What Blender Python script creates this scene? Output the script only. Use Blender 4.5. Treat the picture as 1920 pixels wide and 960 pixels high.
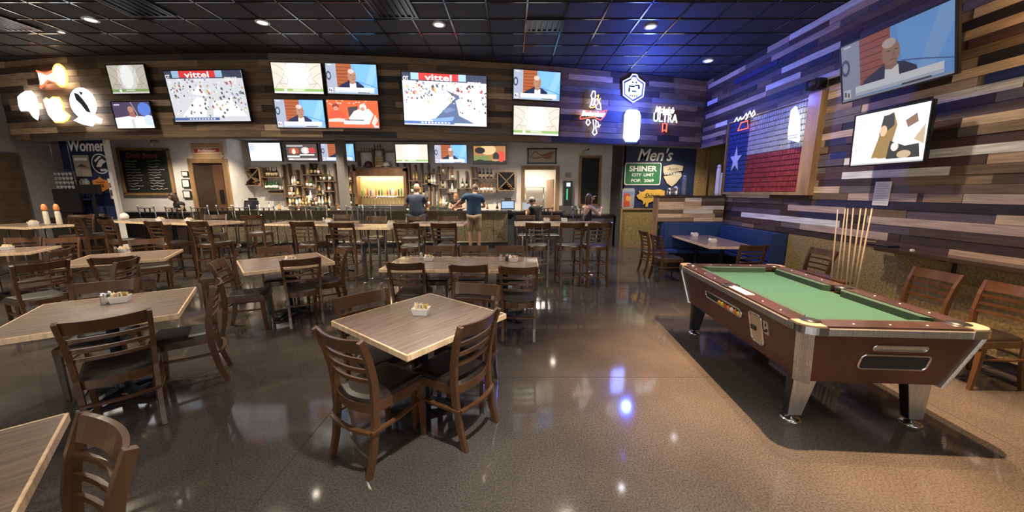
import bpy, bmesh, math, random
from mathutils import Vector, Matrix, Euler
random.seed(7)
for o in list(bpy.data.objects): bpy.data.objects.remove(o)
TVS=1.0; NEO=3.0; CANE=4; CAN_E=115; POOL_E=2900; BAR_E=190; WIN_FILL_E=50; FRONT_E=1000
S=bpy.context.scene; COL=S.collection
PI=math.pi; R=math.radians
# ---------------------------------------------------------------- camera, exposure, world
CH=1.7; FPX=666.0; PITCH=math.atan(121/FPX)
cam=bpy.data.objects.new('camera',bpy.data.cameras.new('camera')); COL.objects.link(cam)
cam.location=(0,0,CH); cam.rotation_euler=(PI/2-PITCH,0,0)
cam.data.sensor_width=36; cam.data.lens=FPX/1920*36; cam.data.clip_start=0.05; cam.data.clip_end=200
S.camera=cam
S.view_settings.view_transform='Standard'; S.view_settings.look='None'; S.view_settings.gamma=1
S.view_settings.use_curve_mapping=False
S.view_settings.exposure=0.35
w=bpy.data.worlds.new('world'); S.world=w; w.use_nodes=True
bg=w.node_tree.nodes['Background']; bg.inputs[0].default_value=(.75,.85,1,1); bg.inputs[1].default_value=.35
def lamp(name,kind,loc,energy,color=(1,1,1),size=.1,rot=(0,0,0),**k):
    l=bpy.data.lights.new(name,kind); l.energy=energy; l.color=color
    if kind=='AREA':
        l.shape='RECTANGLE'; l.size=size[0]; l.size_y=size[1]
    else: l.shadow_soft_size=size
    for a,b in k.items(): setattr(l,a,b)
    o=bpy.data.objects.new(name,l); COL.objects.link(o); o.location=loc; o.rotation_euler=rot; return o
# added area fills, standing in for daylight from assumed windows behind the camera
for i,x in enumerate((-7.5,-3.6,0.3,3.4)):
    lamp('window_daylight','AREA',(x,-4.55,1.75),WIN_FILL_E,(1,.93,.86),(2.6,2.3),(R(90),0,0))
# ---------------------------------------------------------------- pixel -> world helpers (a ray through the lens met with a real plane)
_c,_s=math.cos(PITCH),math.sin(PITCH)
def _ray(u,v):
    x=(u-960)/FPX; z=-(v-480)/FPX
    return x,_c+z*_s,z*_c-_s
def wy(u,v,Y): r=_ray(u,v); t=Y/r[1]; return r[0]*t,CH+r[2]*t       # x,z on plane y=Y
def wx(u,v,X): r=_ray(u,v); t=X/r[0]; return r[1]*t,CH+r[2]*t       # y,z on plane x=X
def wz(u,v,Z): r=_ray(u,v); t=(Z-CH)/r[2]; return r[0]*t,r[1]*t     # x,y on plane z=Z
# ---------------------------------------------------------------- materials
MC={}
def mat(name,col,rough=.5,metal=0,noise=0,nscale=8,bump=0,emit=None,es=1,coat=0,alpha=None,stretch=None,trans=0):
    if name in MC: return MC[name]
    m=bpy.data.materials.new(name); m.use_nodes=True; nt=m.node_tree; b=nt.nodes['Principled BSDF']
    b.inputs['Base Color'].default_value=(*col,1); b.inputs['Roughness'].default_value=rough; b.inputs['Metallic'].default_value=metal
    b.inputs['Coat Weight'].default_value=coat; b.inputs['Coat Roughness'].default_value=.12
    b.inputs['Transmission Weight'].default_value=trans
    if emit is not None:
        b.inputs['Emission Color'].default_value=(*emit,1); b.inputs['Emission Strength'].default_value=es
    if noise or bump:
        tc=nt.nodes.new('ShaderNodeTexCoord'); mp=nt.nodes.new('ShaderNodeMapping')
        nt.links.new(tc.outputs['Object'],mp.inputs['Vector'])
        if stretch: mp.inputs['Scale'].default_value=stretch
        n=nt.nodes.new('ShaderNodeTexNoise'); n.inputs['Scale'].default_value=nscale; n.inputs['Detail'].default_value=5
        nt.links.new(mp.outputs[0],n.inputs['Vector'])
        if noise:
            cr=nt.nodes.new('ShaderNodeValToRGB'); cr.color_ramp.elements[0].position=.3; cr.color_ramp.elements[1].position=.7
            a=[max(0,c*(1-noise)) for c in col]; d=[min(1,c*(1+noise)) for c in col]
            cr.color_ramp.elements[0].color=(*a,1); cr.color_ramp.elements[1].color=(*d,1)
            nt.links.new(n.outputs['Fac'],cr.inputs[0]); nt.links.new(cr.outputs[0],b.inputs['Base Color'])
        if bump:
            bp=nt.nodes.new('ShaderNodeBump'); bp.inputs['Strength'].default_value=bump; bp.inputs['Distance'].default_value=.01
            nt.links.new(n.outputs['Fac'],bp.inputs['Height']); nt.links.new(bp.outputs[0],b.inputs['Normal'])
    MC[name]=m; return m
def em(col,st=1.0):
    k='glow_%d_%d_%d_%d'%(*[round(c*99) for c in col],round(st*100))
    if k in MC: return MC[k]
    m=bpy.data.materials.new(k); m.use_nodes=True; nt=m.node_tree; b=nt.nodes['Principled BSDF']
    b.inputs['Base Color'].default_value=(.02,.02,.02,1); b.inputs['Roughness'].default_value=.3
    b.inputs['Emission Color'].default_value=(*col,1); b.inputs['Emission Strength'].default_value=st
    MC[k]=m; return m
def plank(name,col,long='x'):   # reclaimed board: grain stretched along the board, tone drifting from board to board
    st={'x':(.9,6,14),'y':(6,.9,14)}[long]
    return mat(name,col,.62,0,.30,3.2,.25,stretch=st)
def wood(name,col,rough=.35,coat=.3,noise=.35): return mat(name,col,rough,0,noise,6,.05,coat=coat,stretch=(1,1,.25))
CHW=wood('chair_wood',(.082,.036,.015),.30,.35)
SEAT=mat('seat_vinyl',(.012,.007,.005),.42,0,.3,20)
TOP=mat('table_laminate',(.22,.158,.118),.27,0,.30,3,0,coat=.2,stretch=(1.2,22,6))
EDGE=mat('table_edge_maple',(.84,.60,.37),.35,0,.22,4,stretch=(9,9,1))
BLK=mat('black_plastic',(.012,.012,.014),.35)
BMET=mat('black_cast_iron',(.02,.022,.026),.4,.3,.3,20)
CHR=mat('chrome',(.72,.72,.73),.18,1)
BRU=mat('brushed_metal',(.60,.59,.57),.34,.9,.25,5,.1,stretch=(40,40,1))
STEEL=mat('tube_steel',(.42,.42,.42),.3,.9)
WHITE=mat('white_ceramic',(.82,.80,.76),.3)
PLA=mat('plaster_white',(.84,.80,.75),.85,0,.06,6,.03)
GRY=mat('plaster_grey',(.20,.185,.175),.85,0,.08,6,.03)
DGR=mat('plaster_dark_grey',(.075,.073,.078),.8,0,.1,6)
NAVY=mat('navy_paint',(.012,.022,.075),.6,0,.2,5)
OLV=mat('strand_board',(.30,.215,.085),.6,0,.45,38,.1)
OWD=wood('oak_trim',(.34,.20,.09),.5,.1)
DWD=wood('dark_shelf_wood',(.16,.10,.058),.55,.1)
GLS=mat('clear_glass',(.85,.88,.88),.08,0,trans=.75)
# ---------------------------------------------------------------- mesh builder
class MB:
    def __init__(s): s.v=[];s.f=[];s.m=[];s.mats=[];s.sm=[]
    def mi(s,m):
        if m not in s.mats: s.mats.append(m)
        return s.mats.index(m)
    def add(s,vs,fs,m,T=None,smooth=False):
        b=len(s.v); k=s.mi(m)
        for p in vs:
            p=Vector(p)
            if T is not None: p=T@p
            s.v.append(tuple(p))
        for f in fs: s.f.append([b+i for i in f]); s.m.append(k); s.sm.append(smooth)
        return s
    def box(s,c,d,m,T=None,bev=0,rz=0):
        x,y,z=[q/2 for q in d]
        M=Matrix.Translation(c)@Matrix.Rotation(rz,4,'Z')
        if T is not None: M=T@M
        if bev<=0:
            vs=[(i*x,j*y,k*z) for i in(-1,1) for j in(-1,1) for k in(-1,1)]
            fs=[(0,1,3,2),(4,6,7,5),(0,4,5,1),(2,3,7,6),(0,2,6,4),(1,5,7,3)]
            return s.add(vs,fs,m,M)
        bm=bmesh.new(); bmesh.ops.create_cube(bm,size=1)
        for q in bm.verts: q.co=Vector((q.co.x*2*x,q.co.y*2*y,q.co.z*2*z))
        bmesh.ops.bevel(bm,geom=bm.edges[:],offset=bev,segments=2,affect='EDGES')
        bm.verts.ensure_lookup_table()
        s.add([q.co[:] for q in bm.verts],[[q.index for q in f.verts] for f in bm.faces],m,M); bm.free(); return s
    def b2(s,a,b,m,T=None,bev=0):
        return s.box([(a[i]+b[i])/2 for i in range(3)],[abs(b[i]-a[i]) for i in range(3)],m,T,bev)
    def lathe(s,prof,m,c=(0,0,0),seg=16,T=None,sq=1,smooth=True):
        vs=[];fs=[];n=len(prof)
        for r,z in prof:
            for k in range(seg):
                a=2*PI*k/seg; vs.append((c[0]+r*math.cos(a),c[1]+r*math.sin(a)*sq,c[2]+z))
        for i in range(n-1):
            for k in range(seg):
                k2=(k+1)%seg; fs.append((i*seg+k,i*seg+k2,(i+1)*seg+k2,(i+1)*seg+k))
        fs.append(tuple(range(seg))[::-1]); fs.append(tuple((n-1)*seg+k for k in range(seg)))
        return s.add(vs,fs,m,T,smooth)
    def tube(s,pts,r,m,seg=8,T=None,closed=False,smooth=True,r2=None):
        pts=[Vector(p) for p in pts]; n=len(pts); vs=[];fs=[]
        up=None
        for i,p in enumerate(pts):
            if closed: t=pts[(i+1)%n]-pts[i-1]
            else: t=pts[min(i+1,n-1)]-pts[max(i-1,0)]
            if t.length<1e-9: t=Vector((0,0,1))
            t.normalize()
            if up is None:
                up=Vector((0,0,1)) if abs(t.z)<.9 else Vector((0,1,0))
            a=t.cross(up)
            if a.length<1e-4: a=t.cross(Vector((1,0,0)))
            a.normalize(); b=a.cross(t).normalized(); up=b
            rr=r if r2 is None else r+(r2-r)*i/(n-1)
            for k in range(seg):
                an=2*PI*k/seg; vs.append(p+a*math.cos(an)*rr+b*math.sin(an)*rr)
        L=n if closed else n-1
        for i in range(L):
            j=(i+1)%n
            for k in range(seg):
                k2=(k+1)%seg; fs.append((i*seg+k,i*seg+k2,j*seg+k2,j*seg+k))
        if not closed: fs.append(tuple(range(seg))[::-1]); fs.append(tuple((n-1)*seg+k for k in range(seg)))
        return s.add(vs,fs,m,T,smooth)
    def bar(s,pts,wd,dp,m,T=None,side=(1,0,0)):   # rectangular section swept along pts; width along 'side'
        pts=[Vector(p) for p in pts]; n=len(pts); vs=[];fs=[]
        for i,p in enumerate(pts):
            t=(pts[min(i+1,n-1)]-pts[max(i-1,0)]).normalized()
            a=Vector(side); a=(a-t*a.dot(t)).normalized(); b=t.cross(a).normalized()
            W=wd[i] if isinstance(wd,(list,tuple)) else wd; D=dp[i] if isinstance(dp,(list,tuple)) else dp
            for x,y in((-1,-1),(1,-1),(1,1),(-1,1)): vs.append(p+a*x*W/2+b*y*D/2)
        for i in range(n-1):
            for k in range(4):
                k2=(k+1)%4; fs.append((i*4+k,i*4+k2,i*4+4+k2,i*4+4+k))
        fs.append((3,2,1,0)); e=(n-1)*4; fs.append((e,e+1,e+2,e+3))
        return s.add(vs,fs,m,T)
    def poly(s,pts,y,m,th=.002,T=None):          # outline in x,z; front face at y-th, back at y
        n=len(pts); a=0
        for i in range(n): a+=pts[i][0]*pts[(i+1)%n][1]-pts[(i+1)%n][0]*pts[i][1]
        if a<0: pts=pts[::-1]
        vs=[(p[0],y-th,p[1]) for p in pts]+[(p[0],y,p[1]) for p in pts]
        fs=[tuple(range(n)),tuple(range(2*n-1,n-1,-1))]+[(i,n+i,n+(i+1)%n,(i+1)%n) for i in range(n)]
        return s.add(vs,fs,m,T)
    def rect(s,x0,z0,x1,z1,y,m,th=.002,T=None): return s.poly([(x0,z0),(x1,z0),(x1,z1),(x0,z1)],y,m,th,T)
    def prism(s,pts,z0,z1,m,T=None,smooth=False,top=None):   # outline in x,y (optionally another outline on top)
        n=len(pts); t=top or pts
        vs=[(p[0],p[1],z0) for p in pts]+[(p[0],p[1],z1) for p in t]
        fs=[tuple(range(n-1,-1,-1)),tuple(range(n,2*n))]
        s.add(vs,fs,m,T); return s.add(vs,[(i,(i+1)%n,n+(i+1)%n,n+i) for i in range(n)],m,T,smooth)
    def text(s,st,x0,x1,z0,z1,y,m,th=.002,shear=0,T=None,bold=0,narrow=True):
        vs,fs=textmesh(st,shear,bold)
        if not vs: return s
        ax=min(p[0] for p in vs);bx=max(p[0] for p in vs);ay=min(p[1] for p in vs);by=max(p[1] for p in vs)
        sx=(x1-x0)/(bx-ax); sz=(z1-z0)/(by-ay)
        q=[(x0+(p[0]-ax)*sx,y-th if p[2]>0 else y,z0+(p[1]-ay)*sz) for p in vs]
        return s.add(q,fs,m,T)
    def build(s,name,parent=None,loc=None,rot=None):
        me=bpy.data.meshes.new(name); me.from_pydata(s.v,[],s.f)
        for m in s.mats: me.materials.append(m)
        me.polygons.foreach_set('material_index',s.m); me.polygons.foreach_set('use_smooth',s.sm); me.update()
        bm=bmesh.new(); bm.from_mesh(me); bmesh.ops.recalc_face_normals(bm,faces=bm.faces); bm.to_mesh(me); bm.free()
        o=bpy.data.objects.new(name,me); COL.objects.link(o)
        if parent: o.parent=parent
        if loc: o.location=loc
        if rot: o.rotation_euler=rot
        return o
_TX={}
def textmesh(st,shear=0,bold=0):
    k=(st,shear,bold)
    if k in _TX: return _TX[k]
    cu=bpy.data.curves.new('t','FONT'); cu.body=st; cu.shear=shear; cu.extrude=.05; cu.offset=bold; cu.resolution_u=3
    o=bpy.data.objects.new('t',cu); COL.objects.link(o)
    dg=bpy.context.evaluated_depsgraph_get(); me=o.evaluated_get(dg).to_mesh()
    r=([tuple(v.co) for v in me.vertices],[list(p.vertices) for p in me.polygons])
    o.evaluated_get(dg).to_mesh_clear(); bpy.data.objects.remove(o); bpy.data.curves.remove(cu)
    _TX[k]=r; return r
def thing(name,label,cat,loc=(0,0,0),rot=0,group=None,rx=0):
    o=bpy.data.objects.new(name,None); COL.objects.link(o); o.empty_display_size=.1
    o.location=loc; o.rotation_euler=(rx,0,rot); o['label']=label; o['category']=cat
    if group: o['group']=group
    return o
def tag(o,label,cat,group=None):
    o['label']=label; o['category']=cat
    if group: o['group']=group
    return o
def struct(o): o['kind']='structure'; return o
KIDS={}
def dup(root,loc,rot,label,group=None):
    r=root.copy(); COL.objects.link(r); r.location=loc; r.rotation_euler=(root.rotation_euler[0],0,rot); r['label']=label
    if group: r['group']=group
    if root not in KIDS: KIDS[root]=[(c,list(c.children)) for c in root.children]
    for c,gs in KIDS[root]:
        d=c.copy(); COL.objects.link(d); d.parent=r
        for g in gs:
            e=g.copy(); COL.objects.link(e); e.parent=d
    return r
# ================================================================ SETTING
CEIL=4.33; XR=4.75
SOF=[(-10.8,8.0),(-9.7,7.78),(-8.7,7.64),(-7,7.52),(-5.5,7.45),(-4.4,7.47),(-3.4,7.55),(-2,7.70),(-.6,7.93),(0,8.02),(1.2,8.28),(2.4,8.58),(3.8,8.95),(4.75,9.25),(5.2,9.4)]
def ysof(x):
    for (a,b),(c,d) in zip(SOF,SOF[1:]):
        if x<=c: return b+(d-b)*(x-a)/(c-a)
    return SOF[-1][1]
def yawsof(x): return math.atan2(ysof(x+.4)-ysof(x-.4),.8)
# floor: polished stained concrete
fm=bpy.data.materials.new('polished_concrete'); fm.use_nodes=True; nt=fm.node_tree; N=nt.nodes; Lk=nt.links; b=N['Principled BSDF']
tc=N.new('ShaderNodeTexCoord')
n1=N.new('ShaderNodeTexNoise'); n1.inputs['Scale'].default_value=.9; n1.inputs['Detail'].default_value=6
n2=N.new('ShaderNodeTexNoise'); n2.inputs['Scale'].default_value=90; n2.inputs['Detail'].default_value=3
Lk.new(tc.outputs['Object'],n1.inputs['Vector']); Lk.new(tc.outputs['Object'],n2.inputs['Vector'])
cr=N.new('ShaderNodeValToRGB'); cr.color_ramp.elements[0].position=.32; cr.color_ramp.elements[1].position=.68
cr.color_ramp.elements[0].color=(.040,.035,.032,1); cr.color_ramp.elements[1].color=(.072,.062,.055,1)
c2=N.new('ShaderNodeValToRGB'); c2.color_ramp.elements[0].position=.35; c2.color_ramp.elements[1].position=.65
c2.color_ramp.elements[0].color=(.70,.70,.70,1); c2.color_ramp.elements[1].color=(1.3,1.3,1.3,1)
mx=N.new('ShaderNodeMix'); mx.data_type='RGBA'; mx.blend_type='MULTIPLY'; mx.inputs[0].default_value=1
Lk.new(n1.outputs['Fac'],cr.inputs[0]); Lk.new(n2.outputs['Fac'],c2.inputs[0]); Lk.new(cr.outputs[0],mx.inputs[6]); Lk.new(c2.outputs[0],mx.inputs[7])
Lk.new(mx.outputs[2],b.inputs['Base Color'])
rr=N.new('ShaderNodeMapRange'); rr.inputs[3].default_value=.035; rr.inputs[4].default_value=.12; Lk.new(n1.outputs['Fac'],rr.inputs[0]); Lk.new(rr.outputs[0],b.inputs['Roughness'])
b.inputs['Specular IOR Level'].default_value=.36
f=MB(); f.b2((-13.5,-4.7,-.1),(7.5,14.5,0),fm)
# saw-cut control joints
jm=mat('control_joint',(.012,.011,.010),.9)
struct(f.build('floor'))
j=MB()
for y in (3.05,6.1,9.15): j.b2((-13.4,y-.003,0),(7.4,y+.003,.0012),jm)
for x in (-8.6,-5.0,-1.42,3.4):
    j.b2((x-.003,-4.6,0),(x+.003,14.4,.0012),jm)
struct(j.build('trim_1'))
# ceiling: black acoustic tiles with black glossy T-bars
tile=mat('black_acoustic_tile',(.032,.031,.032),.75,0,.5,70,.4)
tbar=mat('glossy_black_tbar',(.016,.016,.02),.16,.0,coat=.35)
c=MB(); c.b2((-11.2,-4.7,CEIL+.012),(5.2,9.9,CEIL+.1),tile); struct(c.build('ceiling'))
g=MB()
x=1.40-.59*21
while x<4.9:
    g.b2((x-.011,-4.7,CEIL),(x+.011,9.6,CEIL+.0118),tbar); x+=.59
y=5.59-.505*20
while y<9.6:
    g.b2((-10.9,y-.011,CEIL),(4.75,y+.011,CEIL+.0115),tbar); y+=.505
struct(g.build('trim_2'))
# ---- soffit clad in reclaimed boards
TONES={'dk':(.048,.028,.019),'dk2':(.085,.052,.033),'md':(.17,.108,.063),'md2':(.28,.185,.11),'tan':(.50,.34,.21),'tan2':(.66,.48,.32),
 'gry':(.14,.12,.105),'blk':(.022,.018,.019)}
PMX={k:plank('board_'+k,v,'x') for k,v in TONES.items()}
sof=MB(); rnd=random.Random(3)
z0=2.78; rows=13; hh=(CEIL-z0)/rows
for r in range(rows):
    x=-10.78+rnd.uniform(-1,0); za=z0+r*hh
    while x<4.75:
        L=rnd.uniform(.5,2.0); x2=min(x+L,4.75)
        wl=[('dk',4),('dk2',5),('md',5),('md2',2.2),('tan',.6),('blk',2.0),('gry',1)]
        if x<-4.5: wl=[('dk',2),('dk2',3),('md',4),('md2',4.5),('tan',3),('tan2',1.2),('gry',1)]  # paler mix puts the brighter light at the left end into the tones
        k=rnd.choices([a for a,_ in wl],[q for _,q in wl])[0]; th=rnd.uniform(.012,.028)
        xs=[max(x,-10.78)]
        while xs[-1]+.5<x2: xs.append(xs[-1]+.5)
        xs.append(x2)
        if xs[0]<x2:
            vs=[];fs=[]
            for q in xs: 
                yy=ysof(q)-th
                vs+= [(q,yy,za+.002),(q,yy,za+hh-.002),(q,ysof(q)+.02,za+hh-.002),(q,ysof(q)+.02,za+.002)]
            for i in range(len(xs)-1):
                for e in range(4):
                    e2=(e+1)%4; fs.append((i*4+e,i*4+e2,i*4+4+e2,i*4+4+e))
            fs+=[(0,1,2,3),tuple((len(xs)-1)*4+e for e in (3,2,1,0))]
            sof.add(vs,fs,PMX[k])
        x=x2 if x2>x else x+1
# backing
bk=[(a,b_+.015) for a,b_ in SOF if a<=4.8]+[(4.75,9.6),(-10.8,8.4)]
for (a,b_),(c_,d_) in zip(SOF[:-1],SOF[1:]):
    if c_>4.8: break
    vs=[(a,b_+.01,z0),(c_,d_+.01,z0),(c_,d_+.26,z0),(a,b_+.26,z0)]
    vs=vs+[(p[0],p[1],CEIL) for p in vs]
    sof.add(vs,[(3,2,1,0),(4,5,6,7),(0,1,5,4),(2,3,7,6)],GRY)
struct(sof.build('wall_soffit'))
# bar-side lower ceiling
c=MB()
CZ=3.27
for (a,b_),(c_,d_) in zip(SOF[:-1],SOF[1:]):
    vs=[(a,b_+.2,CZ),(c_,d_+.2,CZ),(c_,14.2,CZ),(a,14.2,CZ)]; vs+=[(p[0],p[1],CZ+.1) for p in vs]
    c.add(vs,[(3,2,1,0),(4,5,6,7),(0,1,5,4),(2,3,7,6)],GRY)
c.b2((-13.4,8.96,CZ),(-10.81,14.2,CZ+.1),GRY); c.b2((5.2,9.4,CZ),(7.4,14.2,CZ+.1),GRY)
struct(c.build('ceiling_bar'))
# ---- right wall: reclaimed boards laid row by row
TR=dict(TONES); TR.update({'wht':(.82,.77,.72),'pnk':(.50,.36,.29),'mau':(.115,.085,.10),'red':(.085,.042,.036),'blu':(.02,.032,.13),'nav':(.028,.026,.062)})
PMY={k:plank('wall_board_'+k,v,'y') for k,v in TR.items()}
ACC=[(1483,72,1633,-3,'wht'),(1448,115,1577,50,'pnk'),(1330,157,1387,132,'tan2'),(1467,133,1577,88,'wht'),(1380,150,1460,122,'blu'),(1328,190,1347,184,'wht'),
(1437,168,1502,145,'wht'),(1538,143,1578,132,'wht'),(1325,215,1437,180,'pnk'),(1343,237,1365,231,'wht'),(1750,195,1920,162,'wht'),(1743,286,1960,270,'wht'),
(1790,140,1960,96,'tan2'),(1830,28,1960,-10,'tan2'),(1813,62,1960,25,'tan'),(1807,222,1960,197,'tan2'),(1855,294,1960,284,'tan'),(1620,188,1833,157,'pnk'),
(1535,187,1580,178,'tan2'),(1527,254,1602,245,'pnk'),(1582,326,1785,322,'wht'),(1363,365,1445,368,'wht'),(1480,383,1587,390,'pnk'),(1392,397,1577,417,'wht'),
(1502,424,1667,446,'pnk'),(1593,363,1723,366,'pnk'),(1807,380,1960,386,'pnk'),(1870,408,1960,415,'tan2'),(1627,414,1960,443,'pnk'),(1513,354,1577,355,'tan2'),
(1850,148,1960,130,'blu'),(1558,294,1588,290,'blu'),(1550,262,1590,258,'nav'),(1523,282,1535,280,'wht'),(1498,396,1577,402,'nav'),(1395,205,1500,172,'mau'),
(1520,115,1563,100,'nav'),(1560,30,1700,-30,'pnk'),(1400,118,1480,88,'gry'),(1500,80,1560,52,'mau'),(1370,178,1437,152,'mau'),(1440,140,1520,115,'mau'),
(1585,300,1600,298,'wht'),(1700,255,1800,245,'dk'),(1440,95,1483,72,'pnk')]
rw=MB(); rnd=random.Random(11); WZ=.99; RH=.098; NR=int((CEIL-WZ)/RH)+1
acc={}
for u1,v1,u2,v2,k in ACC:
    a=wx(u1,v1,XR); b_=wx(u2,v2,XR); zz=(a[1]+b_[1])/2; r=int((zz-WZ)/RH)
    acc.setdefault(r,[]).append((min(a[0],b_[0]),max(a[0],b_[0]),k))
def rowsegs(r,y0,y1):
    y=y0; A=sorted(acc.get(r,[])); out=[]
    while y<y1-.01:
        nx=[q for q in A if q[1]>y+.02]
        if nx and nx[0][0]<=y+.05:
            e=min(nx[0][1],y1); out.append((y,e,nx[0][2])); y=e; continue
        e=y+rnd.uniform(.35,1.5)
        if nx: e=min(e,nx[0][0])
        e=min(e,y1)
        wl=[('dk',4),('dk2',4),('md',3.5),('md2',1.5),('red',4),('mau',2.2),('gry',2),('blk',2),('nav',.7),('tan',.8),('pnk',.3)]
        out.append((y,e,rnd.choices([a for a,_ in wl],[q for _,q in wl])[0])); y=e
    return out
for r in range(NR):
    za=WZ+r*RH; zb=min(za+RH,CEIL); yend=8.15 if zb<2.8 else 9.3
    for a,b_,k in rowsegs(r,-4.6,yend):
        th=rnd.uniform(.010,.026); rw.b2((XR-th,a+.002,za+.0015),(XR+.02,b_-.002,zb-.0015),PMY[k])
rw.b2((XR+.01,-4.6,0),(XR+.15,8.15,2.8),DGR); rw.b2((XR+.01,-4.6,2.8),(XR+.15,9.35,CEIL),DGR)
rw.b2((XR-.012,-4.6,.0),(XR+.02,6.05,WZ),OLV)            # strand-board wainscot
struct(rw.build('wall_right'))
bb=MB(); bb.b2((XR-.03,-4.6,0),(XR-.01,6.0,.10),BLK); struct(bb.build('baseboard_right'))
# ---- walls of the bar side
def wall(name,parts):
    m=MB()
    for a,b_,mm in parts: m.b2(a,b_,mm)
    return struct(m.build(name))
BY=11.9
kx0,kz1=wy(984,318,BY); kx1,_=wy(1042,318,BY)
wall('wall_back_bar',[((-8.5,BY,0),(kx0,BY+.15,CZ),PLA),((kx1,BY,0),(3.35,BY+.15,CZ),PLA),((kx0,BY,kz1),(kx1,BY+.15,CZ),PLA)])
wall('wall_bar_return',[((-8.62,10.99,0),(-8.5,BY+.1,CZ),PLA)])
wall('wall_hostess',[((-13.4,11.0,0),(-8.62,11.12,CZ),PLA)])
wall('wall_left',[((-10.95,-4.6,0),(-10.8,8.8,CEIL),GRY),((-13.4,8.8,0),(-13.3,11.1,CZ),GRY)])
wx0,_=wy(212,320,8.85)
wall('wall_women',[((-13.4,8.8,0),(-10.80,8.95,CZ),GRY),((-10.80,8.8,0),(wx0,8.83,CZ),NAVY)])
m=MB(); m.b2((wx0-.02,8.76,0),(wx0+.06,8.84,CZ),PLA); struct(m.build('trim_3'))
wall('wall_hall',[((3.25,10.8,0),(3.35,BY,CZ),DGR)])
wall('wall_men',[((3.3,10.8,1.16),(5.42,10.95,CZ),NAVY),((3.3,10.8,0),(5.42,10.95,1.16),OLV),((5.42,10.8,0),(7.4,10.95,CZ),OLV),((7.3,8.2,0),(7.4,10.9,CZ),GRY),((4.9,8.15,0),(7.4,8.25,CZ),OLV)])
m=MB(); m.b2((3.28,10.76,1.16),(5.42,10.8,1.20),OWD); m.b2((3.28,10.75,0),(3.33,10.8,1.18),OWD); struct(m.build('trim_4'))
m=MB(); m.b2((5.7,10.72,0),(5.76,10.8,2.9),OWD); struct(m.build('trim_5'))
# unseen wall behind the camera; its four tall windows are assumed
m=MB(); ws=[-7.5,-3.6,.3,3.4]
m.b2((-10.9,-4.7,0),(4.9,-4.6,.55),PLA); m.b2((-10.9,-4.7,2.95),(4.9,-4.6,CEIL),PLA)
ed=[-10.9]+[q for x in ws for q in (x-1.3,x+1.3)]+[4.9]
for a,b_ in zip(ed[0::2],ed[1::2]):
    if b_>a: m.b2((a,-4.7,.55),(b_,-4.6,2.95),PLA)
struct(m.build('wall_front'))
for i,x in enumerate(ws):
    m=MB()
    for a,b_ in(((-1.3,.55),(1.3,.60)),((-1.3,2.9),(1.3,2.95)),((-1.3,.6),(-1.25,2.9)),((1.25,.6),(1.3,2.9)),((-.025,.6),(.025,2.9))):
        m.b2((x+a[0],-4.69,a[1]),(x+b_[0],-4.61,b_[1]),BLK)
    struct(m.build('window_%d'%(i+1)))
# kitchen beyond the opening
m=MB(); K0,K1=kx0-.7,kx1+.9
kw=mat('kitchen_white',(.75,.68,.58),.6)
m.b2((K0,14.2,0),(K1,14.3,2.9),kw); m.b2((K0-.1,BY+.15,0),(K0,14.3,2.9),kw); m.b2((K1,BY+.15,0),(K1+.1,14.3,2.9),kw); m.b2((K0,BY+.15,2.9),(K1,14.3,3.0),kw)
struct(m.build('wall_kitchen'))
m=MB(); 
for a,b_ in(((kx0-.12,0),(kx0,kz1+.12)),((kx1,0),(kx1+.12,kz1+.12)),((kx0,kz1),(kx1,kz1+.12))): m.b2((a[0],BY-.04,a[1]),(b_[0],BY+.02,b_[1]),OWD)
struct(m.build('trim_6'))
t=thing('kitchen_light','bright white ceiling panel light in the kitchen beyond the bar','light',((kx0+kx1)/2-.1,13.2,2.62))
m=MB(); m.box((0,0,.03),(1.3,1.2,.06),WHITE); m.build('frame',t); m=MB(); m.box((0,0,-.005),(1.2,1.1,.01),em((1,.93,.82),9)); m.build('diffuser',t)
m=MB(); m.tube([(0,0,.06),(0,0,.28)],.01,STEEL); m.build('hanger',t)
t=thing('kitchen_shelf','steel shelf unit with hanging strips seen through the kitchen opening','shelf',(kx0+.45,13.9,0))
m=MB()
for q in(-.35,.35): m.tube([(q,0,0),(q,0,1.95)],.018,STEEL)
m.build('upright',t)
for q in (.9,1.4,1.85): m=MB(); m.box((0,0,q),(.8,.35,.03),BRU); m.build('shelf',t)
t=thing('kitchen_door','tan swing door standing open inside the kitchen opening','door',(kx1-.03,12.15,0),R(100))
m=MB(); m.b2((0,-.02,.02),(.8,.02,2.1),mat('tan_door',(.50,.30,.17),.5)); m.build('panel',t); m=MB(); m.b2((.68,-.035,1.0),(.74,-.02,1.3),BLK); m.build('push_plate',t)
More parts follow.
